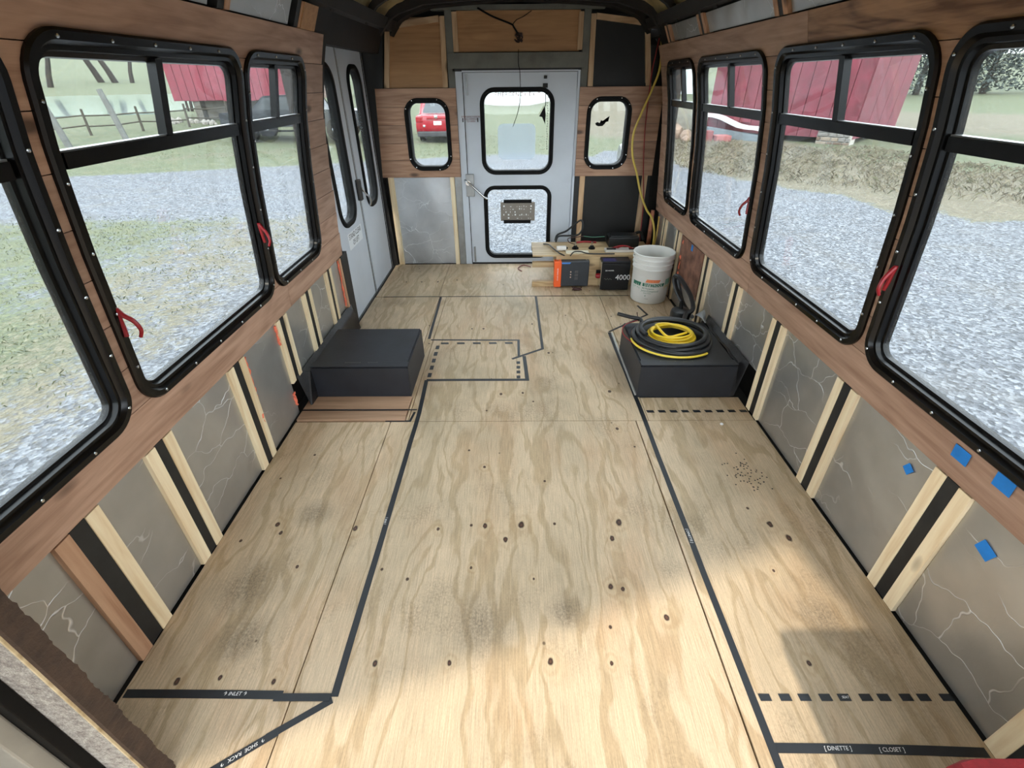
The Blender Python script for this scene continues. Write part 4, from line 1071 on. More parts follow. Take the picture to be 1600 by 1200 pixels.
cable([(.145, 4.2, .01), (.08, 4.24, .012), (.03, 4.18, .006), (.06, 4.10, .006)], .005, (110, 44, 34), 'red-brown wire end curled on the floor left of the shelf')
b = B(); rnd = random.Random(11)
for k in range(7):
    q = [(.505+rnd.uniform(-.04, .04), 3.64+rnd.uniform(-.02, .02), .006+rnd.uniform(0, .02)) for _ in range(4)]; b.tube(smooth_path(q, 5), .004, 6)
b.done('wire_bundle', plain('wire_brown2', (62, 30, 26), .5), None, smooth=True, label='small tangle of dark wires on the floor under the charge controller', category='wire bundle')
cable([(1.115, 4.10, .27), (1.10, 4.18, .32), (1.05, 4.2, .30)], .012, (26, 26, 26), 'short black cable at the right end of the shelf')

# ------------------------------------------------------------------ cords in the right rear corner
B().tube(smooth_path([(1.075, 4.27, 1.735), (1.09, 4.25, 1.62), (1.09, 4.24, 1.50), (1.055, 4.24, 1.38), (.995, 4.24, 1.22), (.955, 4.25, 1.08), (.965, 4.25, .93), (1.02, 4.24, .78), (1.065, 4.22, .64), (1.115, 4.15, .52), (1.155, 4.08, .46), (1.175, 4.02, .36), (1.165, 3.97, .22), (1.16, 3.95, .08)], 8), .0085, 9).done('extension_cord', plain('cord_ochre', (206, 180, 84), .5, 0, .06), None, smooth=True, label='yellow extension cord hanging down the right rear corner', category='cord')
B().tube(smooth_path([(1.08, 4.30, 1.75), (1.06, 4.29, 1.60), (1.045, 4.28, 1.45), (1.05, 4.28, 1.10), (1.08, 4.28, .80), (1.115, 4.27, .55), (1.12, 4.25, .25), (1.13, 4.22, .12)], 7), .0045, 8).done('red_wire', plain('wire_red_dark', (138, 40, 40), .5), None, smooth=True, label='dark red wire running down the right rear corner', category='wire')
B().tube([(1.175, 4.16, .51), (1.172, 4.14, .02)], [.016, .022], 12).done('corner_pipe', plain('pipe_copper', (186, 120, 92), .5, .3, .3, 30), None, smooth=True, label='rough copper-coloured pipe in the right rear corner', category='pipe')
B().tube(smooth_path([(1.185, 3.99, .50), (1.18, 3.96, .35), (1.17, 3.99, .18), (1.175, 3.97, .02)], 6), .006, 7).done('extension_cord', plain('cord_ochre2', (184, 150, 66), .5), None, smooth=True, label='second yellow cord strand behind the bucket by the wall', category='cord')

# wires over the emergency door
B().tube(smooth_path([(-.26, 4.30, 1.885), (-.15, 4.305, 1.835), (-.02, 4.31, 1.792), (.0, 4.312, 1.775), (.03, 4.315, 1.735)], 6), .006, 8).done('hanging_wire', G['rubber'], None, smooth=True, label='thick black wire hanging from the roof to the middle panel', category='wire')
B().tube(smooth_path([(-.01, 4.31, 1.785), (.02, 4.315, 1.815), (.07, 4.318, 1.835), (.13, 4.318, 1.868)], 6), .003, 6).done('hanging_wire', G['rubber'], None, smooth=True, label='thin black wire branching up right over the middle panel', category='wire')
b = B(); rnd = random.Random(2)
for k in range(6):
    q = [(.035+rnd.uniform(-.03, .03), 4.325+rnd.uniform(-.012, .005), 1.712+rnd.uniform(-.03, .03)) for _ in range(4)]; b.tube(smooth_path(q, 5), .005, 6)
b.done('wire_knot', plain('wire_dark', (50, 30, 24), .6), None, smooth=True, label='dark knot of wires in the centre of the middle panel', category='wire knot')
B().tube(smooth_path([(.035, 4.30, 1.64), (.035, 4.30, 1.55), (.045, 4.29, 1.50), (.05, 4.29, 1.35), (.035, 4.285, 1.25), (.005, 4.28, 1.17), (-.01, 4.275, 1.135)], 7), .0026, 6).done('hanging_wire', G['rubber'], None, smooth=True, label='thin wire dangling in front of the emergency door window', category='wire')
b = B(); b.tube(smooth_path([(.245, 4.29, 1.385), (.248, 4.285, 1.30), (.245, 4.28, 1.275)], 5), .003, 6)
b.prism([(.242, 1.278), (.198, 1.205), (.222, 1.200), (.246, 1.150), (.250, 1.215)], 4.275, 4.281, lambda u, v, w: (u, w, v)); b.done('black_tag', G['rubber'], None, label='black triangular strap end hanging at the upper door window', category='strap')
b = B()
for k in range(22): b.box(.262+.003*math.sin(k*1.3), .267+.003*math.sin(k*1.3), 4.286, 4.290, 1.345-.018*k, 1.355-.018*k)
b.done('thin_chain', G['steel_grey'], None, label='thin chain hanging at right side of the upper door window', category='chain')
# dark splat stuck on the right rear window
b = B(); P = [(.655, 1.150), (.662, 1.135), (.680, 1.128), (.715, 1.130), (.735, 1.150), (.738, 1.165), (.755, 1.170), (.765, 1.20), (.758, 1.162), (.742, 1.158), (.730, 1.170), (.712, 1.165), (.700, 1.172), (.690, 1.150), (.672, 1.158)]
b.prism(P, YR+.001, YR+.005, lambda u, v, w: (u, w, v)); b.done('black_residue', G['rubber'], None, label='ragged black glue patch on the right rear window', category='residue')

# ------------------------------------------------------------------ blue tape
def blue(y, z, w, h, a, label):
    c, s = math.cos(a), math.sin(a); P = [(-w/2, -h/2), (w/2, -h/2), (w/2, h/2), (-w/2, h/2)]
    off = -.0006 if z > .515 else (-.0015 if y > 3 else .0062)
    B().prism([(y+u*c-v*s, z+u*s+v*c) for u, v in P], off-.001, off, lambda a_, z_, o: wp(1, a_, z_, o)).done('blue_tape', G['blue'], None, label=label, category='tape')
blue(.956, .597, .050, .040, .0, 'square of blue tape on the right lower board, farther of the two')
blue(.833, .612, .050, .042, .0, 'square of blue tape on the right lower board, nearer of the two')
blue(1.076, .435, .028, .030, .5, 'small bright blue tape square high on the foil, right wall')
blue(.787, .423, .044, .038, .3, 'blue tape piece on the nearest foil panel, right wall')
blue(3.165, .487, .035, .040, .0, 'scrap of blue tape on the rusty bay near the bucket')
# small white bit on the floor
B().lathe([(0, 0), (.008, .001), (.009, .004), (.005, .008), (0, .009)], (1.025, 1.86, 0), 10).done('white_chip', G['cream'], None, smooth=True, label='tiny white chip on the plywood near the right dashes', category='chip')
# mouldings of glue on the nicked floor area: scattered screw holes
b = B(); rnd = random.Random(21)
for k in range(60):
    a = rnd.uniform(0, 2*PI); r = rnd.gauss(.055, .02); x = 1.0+r*math.cos(a)*.9; y = 1.50+r*math.sin(a)*1.2
    b.lathe([(.0038, .0002), (.0, .0008)], (x, y, 0), 6)
b.done('burn_dots', G['dark_panel'], floor, kind='stuff')

# ------------------------------------------------------------------ stair partition at the bottom left and cloth at the right
Ms = N('speckled_fabric_board'); v = Ms.coord((1,1,1)); a = Ms.noise(v, 260, 4, .8); c = Ms.noise(v, 60, 6, .8)
Ms.bump(c, .5, .004); speck = Ms.set(Ms.mix(.6, Ms.ramp(c, [(.36, lin((120, 112, 106))), (.62, lin((184, 178, 168)))]), Ms.ramp(a, [(.4, (.35,)*3), (.6, (1.2,)*3)]), 'MULTIPLY'), .8)
Mbr = plain('brown_board_edge', (60, 44, 32), .85, 0, .3, 30, .8)
pt = box('stair_partition', speck, None, -1.10, -.872, .432, .466, .001, 1.25, .001, label='speckled grey partition with torn brown edge at the bottom left', category='partition')
b = B(); rnd = random.Random(4); L = []
for k in range(160):
    z = .001+1.249*k/159; j = rnd.uniform(-.0009, .0011)+.0012*math.sin(k*.33)+(.002 if rnd.random() < .04 else 0)
    L.append([b.bm.verts.new(p) for p in ((-.872, .432, z), (-.862+j*.3, .434, z), (-.860+j, .470+j, z), (-.872, .468, z))])
for A, C in zip(L, L[1:]):
    for q in range(4): b.bm.faces.new((A[q], A[(q+1)%4], C[(q+1)%4], C[q]))
b.done('torn_edge', Mbr, pt)
box('pale_bead', G['ply_pale'], pt, -.874, -.870, .428, .433, .001, 1.25)
box('metal_post', plain('beige_metal', (150, 146, 136), .5, .2, .1), pt, -1.10, -.975, .37, .405, .001, 1.2, .004); box('groove_shade_strip', G['rubber'], pt, -.985, -.955, .405, .431, .001, 1.2, .003)  # black strip stands in for the shadowed groove between panel and post
box('metal_post', G['steel_grey'], pt, -1.10, -1.06, .30, .34, .001, 1.2, .004)
Mred = plain('red_fabric', (120, 22, 32), .9, 0, .2, 60, .6)
B().box(.80, 1.16, .02, .366, .30, .402, .045).done('red_cushion', Mred, None, smooth=True, label='edge of a red fabric seat cushion at the bottom right corner', category='seat')
box('seat_base', G['black_steel'], bpy.data.objects['red_cushion'], .80, 1.12, .05, .32, .001, .305, .004)

# ------------------------------------------------------------------ outside: ground
def sstep(a, b, x):
    t = max(0, min(1, (x-a)/(b-a))); return t*t*(3-2*t)
GZ = -.85
def bank_d(x, y):
    """distance past the edge of the drive on the right side"""
    pts = [(5.2, 40), (5.0, 15.7), (5.6, 14.0), (6.4, 12.8), (7.1, 11.2), (7.5, 9.9), (8.4, 9.1), (9.6, 8.7), (30, 3)]
    for (x0, y0), (x1, y1) in zip(pts, pts[1:]):
        if y <= y0 and y > y1:
            t = (y-y0)/(y1-y0); return x-(x0+(x1-x0)*t)
    return x-5.2 if y > 15 else -5
def height(x, y):
    r = math.hypot(x, y); z = GZ
    if x < 0:
        w = sstep(-1, -8, x) if x > -8 else 1
        z += w*(.72*sstep(18, 34, r)+.067*max(0, r-112))
    else:
        w = sstep(1, 6, x)
        z += w*(.14*sstep(0, 4, bank_d(x, y))+.30*sstep(24, 45, r)+.030*max(0, r-45))
        # dirt mound behind the bus
        z += 1.05*math.exp(-((x-6.2)/2.6)**2-((y-33)/4.0)**2)
    return z
def cover(x, y):
    r = math.hypot(x, y); g = 0; d = 0
    if x < -2.6 and y < 40:
        # near grass apron on the left
        ap = sstep(11.2, 9.0, y*.9+(-x)*.12)
        g = max(g, (.44*sstep(2.9, 4.0, -x)+.16*sstep(4.5, 8.0, -x)+.28*sstep(6.0, 3.8, y)*sstep(3.6, 5.2, -x))*ap*(1-.45*math.exp(-((y-1.8)/1.4)**2)))
        d = max(d, .50*sstep(2.7, 3.6, -x)*sstep(8.5, 5.0, -x)*ap)
    if x < 3:
        far = sstep(17.2, 19.2, y*.78-x*.42) if x < 0 else 0
        g = max(g, far)
        g = max(g, sstep(18.2, 20.5, y+.35*abs(x)))
        d = max(d, .5*math.exp(-((y*.78-x*.42-19.3)/1.2)**2)*(1 if x < -3 else 0))
    if x >= 1:
        bd = bank_d(x, y)
        g2 = sstep(-.1, .8, bd); d = max(d, g2*(.95 if bd < 6 else .4)); g = max(g, g2)
        g = max(g, sstep(19, 21, y))
        d = max(d, 1.0*math.exp(-((x-5.6)/3.6)**2-((y-31)/8.5)**2))
        if r > 27 and x > 12: d = .9*math.exp(-((r-36)/8)**2); g = 1
    return g, d
def grid(name, x0, x1, y0, y1, nx, ny, fx=lambda t: t, fy=lambda t: t):
    me = bpy.data.meshes.new(name); vs = []; cs = []; fs = []
    for i in range(nx+1):
        for j in range(ny+1):
            x = fx(x0+(x1-x0)*i/nx); y = fy(y0+(y1-y0)*j/ny); vs.append((x, y, height(x, y)))
            g_, d_ = cover(x, y); cs.append((g_, d_, 0, 1))
    for i in range(nx):
        for j in range(ny): a = i*(ny+1)+j; fs.append((a, a+ny+1, a+ny+2, a+1))
    me.from_pydata(vs, [], fs); at = me.color_attributes.new('cover', 'FLOAT_COLOR', 'POINT')
    for k, c in enumerate(cs): at.data[k].color = c
    me.materials.append(G['ground'])
    for p in me.polygons: p.use_smooth = True
    o = bpy.data.objects.new(name, me); COL.objects.link(o); return o
pw = lambda t: math.copysign(abs(t)**2.2, t)*1.0
gnd = grid('ground', -16, 14.5, -5, 16, 220, 200, pw, pw)
tag(gnd, kind='structure', label='gravel drive with grass and a dry grass bank around the bus')
# dry grass standing on the bank and rough grass beside the drive
def tufts(name, spots, mat, hmin, hmax, w=.02, lean=.6, seed=1, **kw):
    rnd = random.Random(seed); vs = []; fs = []
    for x, y, n in spots:
        z = height(x, y)
        for _ in range(n):
            a = rnd.uniform(0, 2*PI); h = rnd.uniform(hmin, hmax); px = x+rnd.gauss(0, .10); py = y+rnd.gauss(0, .10); lx = rnd.gauss(0, lean)*h; ly = rnd.gauss(0, lean)*h
            i = len(vs); dx, dy = math.cos(a)*w/2, math.sin(a)*w/2
            vs += [(px-dx, py-dy, z-.01), (px+dx, py+dy, z-.01), (px+lx*.5+dx*.7, py+ly*.5+dy*.7, z+h*.7), (px+lx, py+ly, z+h*.85)]
            fs += [(i, i+1, i+2), (i, i+2, i+3)]
    me = bpy.data.meshes.new(name); me.from_pydata(vs, [], fs); me.materials.append(mat)
    o = bpy.data.objects.new(name, me); COL.objects.link(o); tag(o, kind='stuff', **kw); return o
rnd = random.Random(77)
Mdry = N('dry_grass_blades'); at = Mdry.n('ShaderNodeNewGeometry').outputs['Random Per Island']
mdry = Mdry.set(Mdry.ramp(at, [(0, lin((60, 56, 46))), (.35, lin((92, 86, 72))), (.7, lin((118, 112, 96))), (1, lin((70, 74, 54)))]), .9)
Mgb = N('green_grass_blades'); at = Mgb.n('ShaderNodeNewGeometry').outputs['Random Per Island']
mgb = Mgb.set(Mgb.ramp(at, [(0, lin((48, 56, 38))), (.5, lin((74, 82, 56))), (1, lin((104, 104, 78)))]), .9)
sp = []
for _ in range(9000):
    y = rnd.uniform(5.5, 26); x = rnd.uniform(5, 20); bd = bank_d(x, y)
    if .15 < bd < 8 and y > 20-x*1.0 and not (y > 19 and x > 9): sp.append((x, y, 5))
tufts('dry_grass', sp, mdry, .04, .13, .016, .8, 5, label='matted dry grass on the bank beside the gravel on the right', category='grass')
sp = []
for _ in range(7000):
    x = rnd.uniform(-11, -3.6); y = rnd.uniform(1.5, 12)
    if rnd.random() < cover(x, y)[0]*1.1-.3: sp.append((x, y, 6))
for _ in range(2600):
    x = rnd.uniform(-16, 3); y = rnd.uniform(18, 26)
    if rnd.random() < cover(x, y)[0]: sp.append((x, y, 4))
tufts('short_grass', sp, mgb, .012, .04, .007, .8, 6, label='short green grass beyond the gravel on the left', category='grass')

# pond
pm = N('pond_water'); wv = pm.n('ShaderNodeNewGeometry').outputs['Position']; pm.bump(pm.noise(wv, 1.2, 3), .08, .05)
pm.set((.16, .22, .22, 1), .06); pm.p.inputs['Specular IOR Level'].default_value = .9
P = [(-22, 33), (-27, 30.5), (-34, 30), (-46, 38), (-66, 62), (-72, 80), (-70, 92), (-66, 106), (-52, 100), (-36, 66), (-24, 42)]
b = B(); b.prism([(x, y) for x, y in P], -.16, -.085, lambda u, v, w: (u, v, w)); b.done('pond', pm.m, None, label='pale flat pond beyond the fence on the left', category='pond')
b = B(); L = []
Q = [(-82, 72), (-78, 92), (-76, 108), (-62, 122), (-44, 112)]
for x, y in smooth_path([(a, c, 0) for a, c in Q], 8) and [(p.x, p.y) for p in smooth_path([(a, c, 0) for a, c in Q], 8)]:
    L.append([b.bm.verts.new((x, y, -.2)), b.bm.verts.new((x-.3, y+.3, .35)), b.bm.verts.new((x-2.5, y+2.5, .5)), b.bm.verts.new((x-5, y+5, .1))])
for A, C in zip(L, L[1:]):
    for k in range(3): b.bm.faces.new((A[k], A[k+1], C[k+1], C[k]))
b.done('pond_bank', plain('bank_earth', (70, 62, 52), .9, 0, .25, 1, .2), None, label='brown earth bank on the far side of the pond', category='bank')

# ------------------------------------------------------------------ bare trees beyond the pond
Mbark = plain('bark', (44, 41, 38), .9, 0, .3, 3, .4)
def bare_tree(x, y, trunks, h, r, seed, label):
    rnd = random.Random(seed); b = B(); z = height(x, y)-.1
    def branch(p, d, L, rad, lev):
        q = [p]; dd = d.copy(); n = 4
        for k in range(n):
            dd = (dd+Vector((rnd.uniform(-.16, .16), rnd.uniform(-.16, .16), rnd.uniform(-.02, .1)))).normalized(); q.append(q[-1]+dd*L/n)
        b.tube(q, [rad*(1-.5*k/n) for k in range(n+1)], 6 if lev < 2 else 4, caps=False)
        if lev < 3:
            for k in range(3 if lev else 4):
                s = rnd.randint(2, n); e = (dd+Vector((rnd.uniform(-1, 1), rnd.uniform(-1, 1), rnd.uniform(-.2, .7)))*.75).normalized()
                branch(q[s], e, L*rnd.uniform(.45, .7), rad*.42, lev+1)
    for lean, sc in trunks:
        branch(Vector((x+lean*1.2, y, z)), Vector((lean, rnd.uniform(-.1, .1), 1)).normalized(), h*sc, r*sc, 0)
    b.done('bare_tree', Mbark, None, smooth=True, label=label, category='tree')
bare_tree(-88.0, 100, [(-.35, 1.0), (-.05, .9)], 9, .75, 1, 'leftmost bare tree, forked dark trunks leaning apart beyond the pond')
bare_tree(-83.0, 99, [(.22, .9)], 9, .55, 2, 'single bare trunk leaning right, second tree beyond the pond')
bare_tree(-82.5, 112, [(-.28, 1.0)], 9, .62, 3, 'bare trunk leaning left, third tree beyond the pond')
bare_tree(-80.3, 112.5, [(-.10, 1.0)], 9, .6, 4, 'upright bare trunk beside the leaning one beyond the pond')
bare_tree(-77.8, 113.5, [(.06, .9)], 9, .5, 5, 'thin bare tree nearest the window mullion beyond the pond')
bare_tree(-21.5, 36, [(-.1, .7), (.3, .6), (.1, .8)], 5.5, .12, 6, 'small scrubby bare tree at the left corner of the far barn')
bare_tree(-20.5, 38.5, [(.2, .8), (-.2, .6)], 6, .12, 16, 'twiggy bare bush tree behind the scrub by the far barn')

# ------------------------------------------------------------------ split rail fence and two leaning posts
Mfp = plain('weathered_wood', (60, 57, 50), .9, 0, .25, 8, .4)
FP = [(-20.2, 18.7), (-18.9, 20.4), (-17.6, 22.0), (-16.4, 23.5), (-15.2, 25.0), (-14.0, 26.4)]
fe = empty('rail_fence', (FP[0][0], FP[0][1], height(*FP[0])), label='low split rail fence between the grass strip and the pond', cat='fence')
for k, (x, y) in enumerate(FP):
    z = height(x, y); B().tube([(x, y, z-.1), (x+.03, y, z+.95)], [.055, .045], 7).done('post', Mfp, fe)
for (x0, y0), (x1, y1) in zip(FP, FP[1:]):
    for hh in (.35, .72):
        B().tube([(x0, y0, height(x0, y0)+hh+rnd.uniform(-.05, .05)), ((x0+x1)/2, (y0+y1)/2, height(x0, y0)+hh-.03), (x1, y1, height(x1, y1)+hh+rnd.uniform(-.05, .05))], .03, 6).done('rail', Mfp, fe)
Mgp = plain('grey_post', (88, 90, 88), .8, 0, .2, 5, .3)
for (x, y, tx, lb) in ((-16.6, 19.5, -.32, 'left one of two thick grey posts before the pond'), (-15.6, 21.2, -.30, 'right one of two thick grey posts before the pond')):
    z = height(x, y); B().tube([(x, y, z-.1), (x+tx*.5, y, z+.9), (x+tx, y, z+1.75)], [.12, .11, .10], 10).done('wooden_post', Mgp, None, label=lb, category='post')

# ------------------------------------------------------------------ barns
def barn(nm, A, Bp, zb, zt, depth, n, mat, label, side_boards=4, hole=None):
    A = Vector((A[0], A[1], 0)); Bp = Vector((Bp[0], Bp[1], 0)); d = (Bp-A); L = d.length; d.normalize(); nrm = Vector((d.y, -d.x, 0))
    if nrm.dot(-A) < 0: nrm = -nrm
    root = empty(nm, (A+Bp)/2+Vector((0, 0, zb)), label=label, cat='barn')
    def q(u, w, z): p = A+d*u-nrm*w; return (p.x, p.y, z)
    b = B(); pl = [(0, 0), (L, 0), (L, depth), (0, depth)]
    b.prism(pl, zb+.01, zt, lambda u, v, w: q(u, v+.03, w)); b.done('wall_core', mat, root)
    g_ = .012; rn = random.Random(n)
    for k in range(n):
        u0, u1 = L*k/n+g_, L*(k+1)/n-g_; o = rn.uniform(-.008, .008)
        z0 = zb+rn.uniform(-.02, .03)
        if hole and hole[0] < k/n < hole[1]: z0 = zb+hole[2]*(1-abs((k/n-hole[0])/(hole[1]-hole[0])*2-1)*.6)
        B().prism([(u0, -.02+o), (u1, -.02+o), (u1, .028), (u0, .028)], z0, zt, lambda u, v, w: q(u, v, w)).done('siding_board', mat, root)
    for k in range(side_boards):
        v0, v1 = depth*k/side_boards+.02, depth*(k+1)/side_boards-.02
        for u_, s in ((L, 1), (0, -1)):
            B().prism([(u_, v0), (u_+s*.03, v0), (u_+s*.03, v1), (u_, v1)], zb, zt, lambda u, v, w: q(u, v+.03, w)).done('siding_board', mat, root)
    # pitched roof
    B().prism([(-.4, zt-.05), (depth+.4, zt-.05), (depth/2, zt+depth*.42)], -.4, L+.4, lambda u, v, w: q(w, u, v)).done('roof', G['galv'], root)
    return root, q, L
Mbl = plain('barn_red_left', (104, 42, 54), .8, 0, .22, 3, .2); Mbr2 = plain('barn_red_right', (92, 34, 46), .8, 0, .3, 2.0, .2)
bl, qL, LL = barn('red_barn', (-16.75, 27.0), (-11.35, 27.6), .70, 6.5, 6, 14, Mbl, 'red barn with vertical boards on white stone base, seen through left windows')
box('stone_base', plain('whitewashed_stone', (130, 126, 116), .9, 0, .2, 2.5, .5), bl, -16.3, -11.5, 28.6, 33, GZ, .70)
for xx in (-15.95, -14.1, -12.2):
    box('stone_pier', plain('pier_grey', (80, 78, 72), .9, 0, .25, 5, .5), bl, xx, xx+.34, 27.15, 27.6, GZ, .70)
b = B(); rnd = random.Random(12)
for k in range(26):
    x = -15.5+rnd.uniform(-1.4, 2.2); y = 26.2+rnd.uniform(-.4, .4); r = rnd.uniform(.06, .18)
    m0 = bmesh.ops.create_icosphere(b.bm, subdivisions=1, radius=r, matrix=Matrix.Translation((x, y, height(x, y)+r*.4)))
b.done('rubble', plain('rubble_pale', (120, 118, 112), .9, 0, .2, 3, .3), bl, kind='stuff')
br, qR, LR = barn('red_barn', (8.55, 23.8), (12.50, 19.65), -.52, 6.0, 6, 12, Mbr2, 'dark red barn with stone corner, seen through the right windows', hole=(.05, .42, .42))
# stone corner of the right barn
Mst = [plain('stone_%s' % n, c, .9, 0, .2, 4, .4) for n, c in (('tan', (112, 102, 90)), ('brown', (88, 76, 66)), ('grey', (102, 100, 97)))]
box_m = plain('mortar', (146, 144, 138), .9, 0, .1, 6, .3)
B().prism([(LR-1.15, -.06), (LR+.02, -.06), (LR+.02, .5), (LR-1.15, .5)], GZ, .02, lambda u, v, w: qR(u, v, w)).done('mortar_bed', box_m, br)
rnd = random.Random(8); z = GZ+.08
while z < -.02:
    hh = rnd.uniform(.13, .22); u = LR-1.16
    while u < LR-.05:
        ww = min(rnd.uniform(.16, .42), LR+.02-u)
        bb_ = B(); bb_.prism([(u+.015, -.10-rnd.uniform(0, .03)), (u+ww-.015, -.10-rnd.uniform(0, .03)), (u+ww-.015, .0), (u+.015, .0)], z+.012, z+hh-.012, lambda a, c, w: qR(a, c, w))
        bmesh.ops.bevel(bb_.bm, geom=list(bb_.bm.edges), offset=.02, segments=1, affect='EDGES')
        bb_.done('stone', rnd.choice(Mst), br); u += ww
    z += hh
# fallen white roof sheet and grey trough in front of the broken boards, red scraps
b = B(); L = []
for k in range(9):
    t = k/8; x = 8.1+1.9*t; y = 23.3-2.3*t; zz = .18-.55*t+.06*math.sin(t*9)
    L.append([b.bm.verts.new((x, y, zz)), b.bm.verts.new((x+.1, y-.1, zz-.12)), b.bm.verts.new((x+.5, y+.4, zz-.02))])
for A, C in zip(L, L[1:]):
    for k in range(3): b.bm.faces.new((A[k], A[(k+1)%3], C[(k+1)%3], C[k]))
b.bm.faces.new(L[0]); b.bm.faces.new(L[-1][::-1])
b.done('white_sheet', plain('sheet_white', (190, 192, 194), .6, 0, .05), None, label='crumpled white sheet sloping down in front of the red barn', category='sheet')
B().prism([(8.1, 23.1), (9.95, 20.9), (10.15, 21.1), (8.35, 23.3)], GZ, -.30, lambda u, v, w: (u, v, w+(-.22 if (w > -.5 and u > 9) else 0))).done('grey_tank', plain('tank_grey', (96, 106, 112), .6, .2, .12, 2, .1), None, label='long blue-grey tank half under the white sheet', category='tank')
box('fallen_board', plain('fallen_red', (106, 50, 52), .8, 0, .15), None, 7.75, 8.10, 21.6, 22.0, GZ-.02, -.35, .02, label='upright red board scrap left of the grey tank', category='board')
box('fallen_board', plain('fallen_pink', (132, 78, 78), .8, 0, .15), None, 8.15, 8.75, 21.3, 21.9, GZ-.02, -.50, .03, label='pale red block lying before the grey tank', category='board')
rnd = random.Random(31)
Mrock = plain('rock_tan', (120, 104, 92), .9, 0, .25, 4, .5)
for k, (x, y, r, lb) in enumerate(((6.95, 23.4, .42, 'biggest tan boulder, seen through the narrow right window'), (7.35, 22.6, .26, 'middle tan rock beside the big boulder'), (7.1, 21.9, .17, 'small pale rock nearest the bus of the three'))):
    b = B(); bmesh.ops.create_icosphere(b.bm, subdivisions=2, radius=r, matrix=Matrix.Translation((x, y, height(x, y)+r*.5)))
    for v_ in b.bm.verts: v_.co += Vector((rnd.uniform(-1, 1), rnd.uniform(-1, 1), rnd.uniform(-1, 1)))*r*.16
    b.done('boulder', Mrock, None, label=lb, category='rock')

# ------------------------------------------------------------------ long white metal building behind
Mw = plain('white_metal', (176, 184, 186), .5, 0, .05, 1.5, .05)
wb_ = empty('white_building', (6, 58, height(6, 58)), label='long white ribbed metal building far behind the bus', cat='building')
k = 0; x = -3.2
box('wall_core', Mw, wb_, -3.4, 19.0, 58.03, 70, -1.2, 7.6)
while x < 19:
    box('wall_panel', Mw, wb_, x+.03, x+1.0-.03, 57.96, 58.04, -.72, 7.5); x += 1.0
box('foundation', plain('concrete_pale', (150, 152, 152), .9, 0, .1), wb_, -3.4, 19.0, 57.85, 58.0, -1.2, -.55)
B().prism([(57.4, 7.5), (70.5, 7.5), (64, 10)], -3.8, 19.4, lambda u, v, w: (w, u, v)).done('roof', G['galv'], wb_)
box('brown_building', plain('brown_siding', (112, 100, 94), .8, 0, .1), None, -36, -22, 66, 74, -.8, 3.4, label='low brownish building far behind the lift doors', category='building')
B().prism([(65, 3.4), (75, 3.4), (70, 5.6)], -36.5, -21.5, lambda u, v, w: (w, u, v)).done('roof', G['steel_grey'], bpy.data.objects['brown_building'])

# ------------------------------------------------------------------ evergreens on the right
Mev = N('evergreen_needles'); at = Mev.n('ShaderNodeNewGeometry').outputs['Random Per Island']
mev = Mev.set(Mev.ramp(at, [(0, lin((34, 42, 42))), (.5, lin((50, 60, 60))), (1, lin((70, 80, 76)))]), .9)
def evergreen(x, y, h, w, seed, label):
    rnd = random.Random(seed); z0 = height(x, y); vs = []; fs = []
    for _ in range(5200):
        t = rnd.random()**.8; r = w*(1-t*.85)*math.sqrt(rnd.random())*rnd.uniform(.75, 1.1); a = rnd.uniform(0, 2*PI)
        c = Vector((x+r*math.cos(a), y+r*math.sin(a), z0+.2+t*h)); s = rnd.uniform(.08, .20)
        u = Vector((rnd.gauss(0, 1), rnd.gauss(0, 1), rnd.gauss(0, .6))).normalized()*s; v = Vector((rnd.gauss(0, 1), rnd.gauss(0, 1), rnd.gauss(0, .6))).normalized()*s*.6
        i = len(vs); vs += [c-u, c+v, c+u, c-v]; fs.append((i, i+1, i+2, i+3))
    me = bpy.data.meshes.new('foliage'); me.from_pydata(vs, [], fs); me.materials.append(mev)
    root = B().tube([(x, y, z0-.2), (x, y, z0+h*.9)], [.28, .05], 8).done('evergreen_tree', Mbark, None, label=label, category='tree')
    for v_ in me.vertices: v_.co -= wloc(root)
    o = bpy.data.objects.new('foliage', me); COL.objects.link(o); o.parent = root
for k, (x, y, h, w, lb) in enumerate(((30.5, 47, 7.0, 3.2, 'tall bluish evergreen just right of the red barn'), (35.5, 49, 7.5, 3.4, 'second evergreen to the right of the red barn'), (40.5, 48, 6.0, 3.2, 'third evergreen, at the right corner of its window'),
    (46.5, 47, 7.0, 3.6, 'broad evergreen seen at the top of the nearest right window'), (53, 48, 7.5, 3.6, 'rightmost evergreen in the nearest right window'))): evergreen(x, y, h, w, 40+k, lb)
for k, (x, y, h, w) in enumerate(()): pass

# ------------------------------------------------------------------ cars
def wheel(parent, x, y, z, r, w, axis, nm='wheel'):
    Mt = G['rubber']
    t = B().lathe([(r*.6, -w/2), (r*.95, -w/2), (r, -w/3), (r, w/3), (r*.95, w/2), (r*.6, w/2)], (x, y, z), 28, axis).done(nm, Mt, parent, smooth=True)
    B().lathe([(0, -w/2*1.02), (r*.28, -w/2*1.05), (r*.62, -w/2*.9), (r*.62, w/2*.9), (r*.28, w/2*1.05), (0, w/2*1.02)], (x, y, z), 14, axis).done('rim', G['chrome'], t)
    return t
Mcr = plain('car_red', (130, 14, 30), .25, .1, .05, 2, 0); Mcr.node_tree.nodes['Principled BSDF'].inputs['Coat Weight'].default_value = .6
Mcg = plain('car_glass', (60, 64, 68), .08, 0, .1, 2, 0)
cx, cy = -3.22, 22.6; cz = height(cx, cy)
def qc(u, v, w): return (cx+w, cy+u, cz+v)
b = B(); prof = [(0, .42), (-.06, .62), (-.02, 1.02), (.16, 1.08), (.55, 1.52), (2.4, 1.56), (3.2, 1.08), (4.25, .96), (4.42, .62), (4.3, .34), (.1, .34)]
L = []
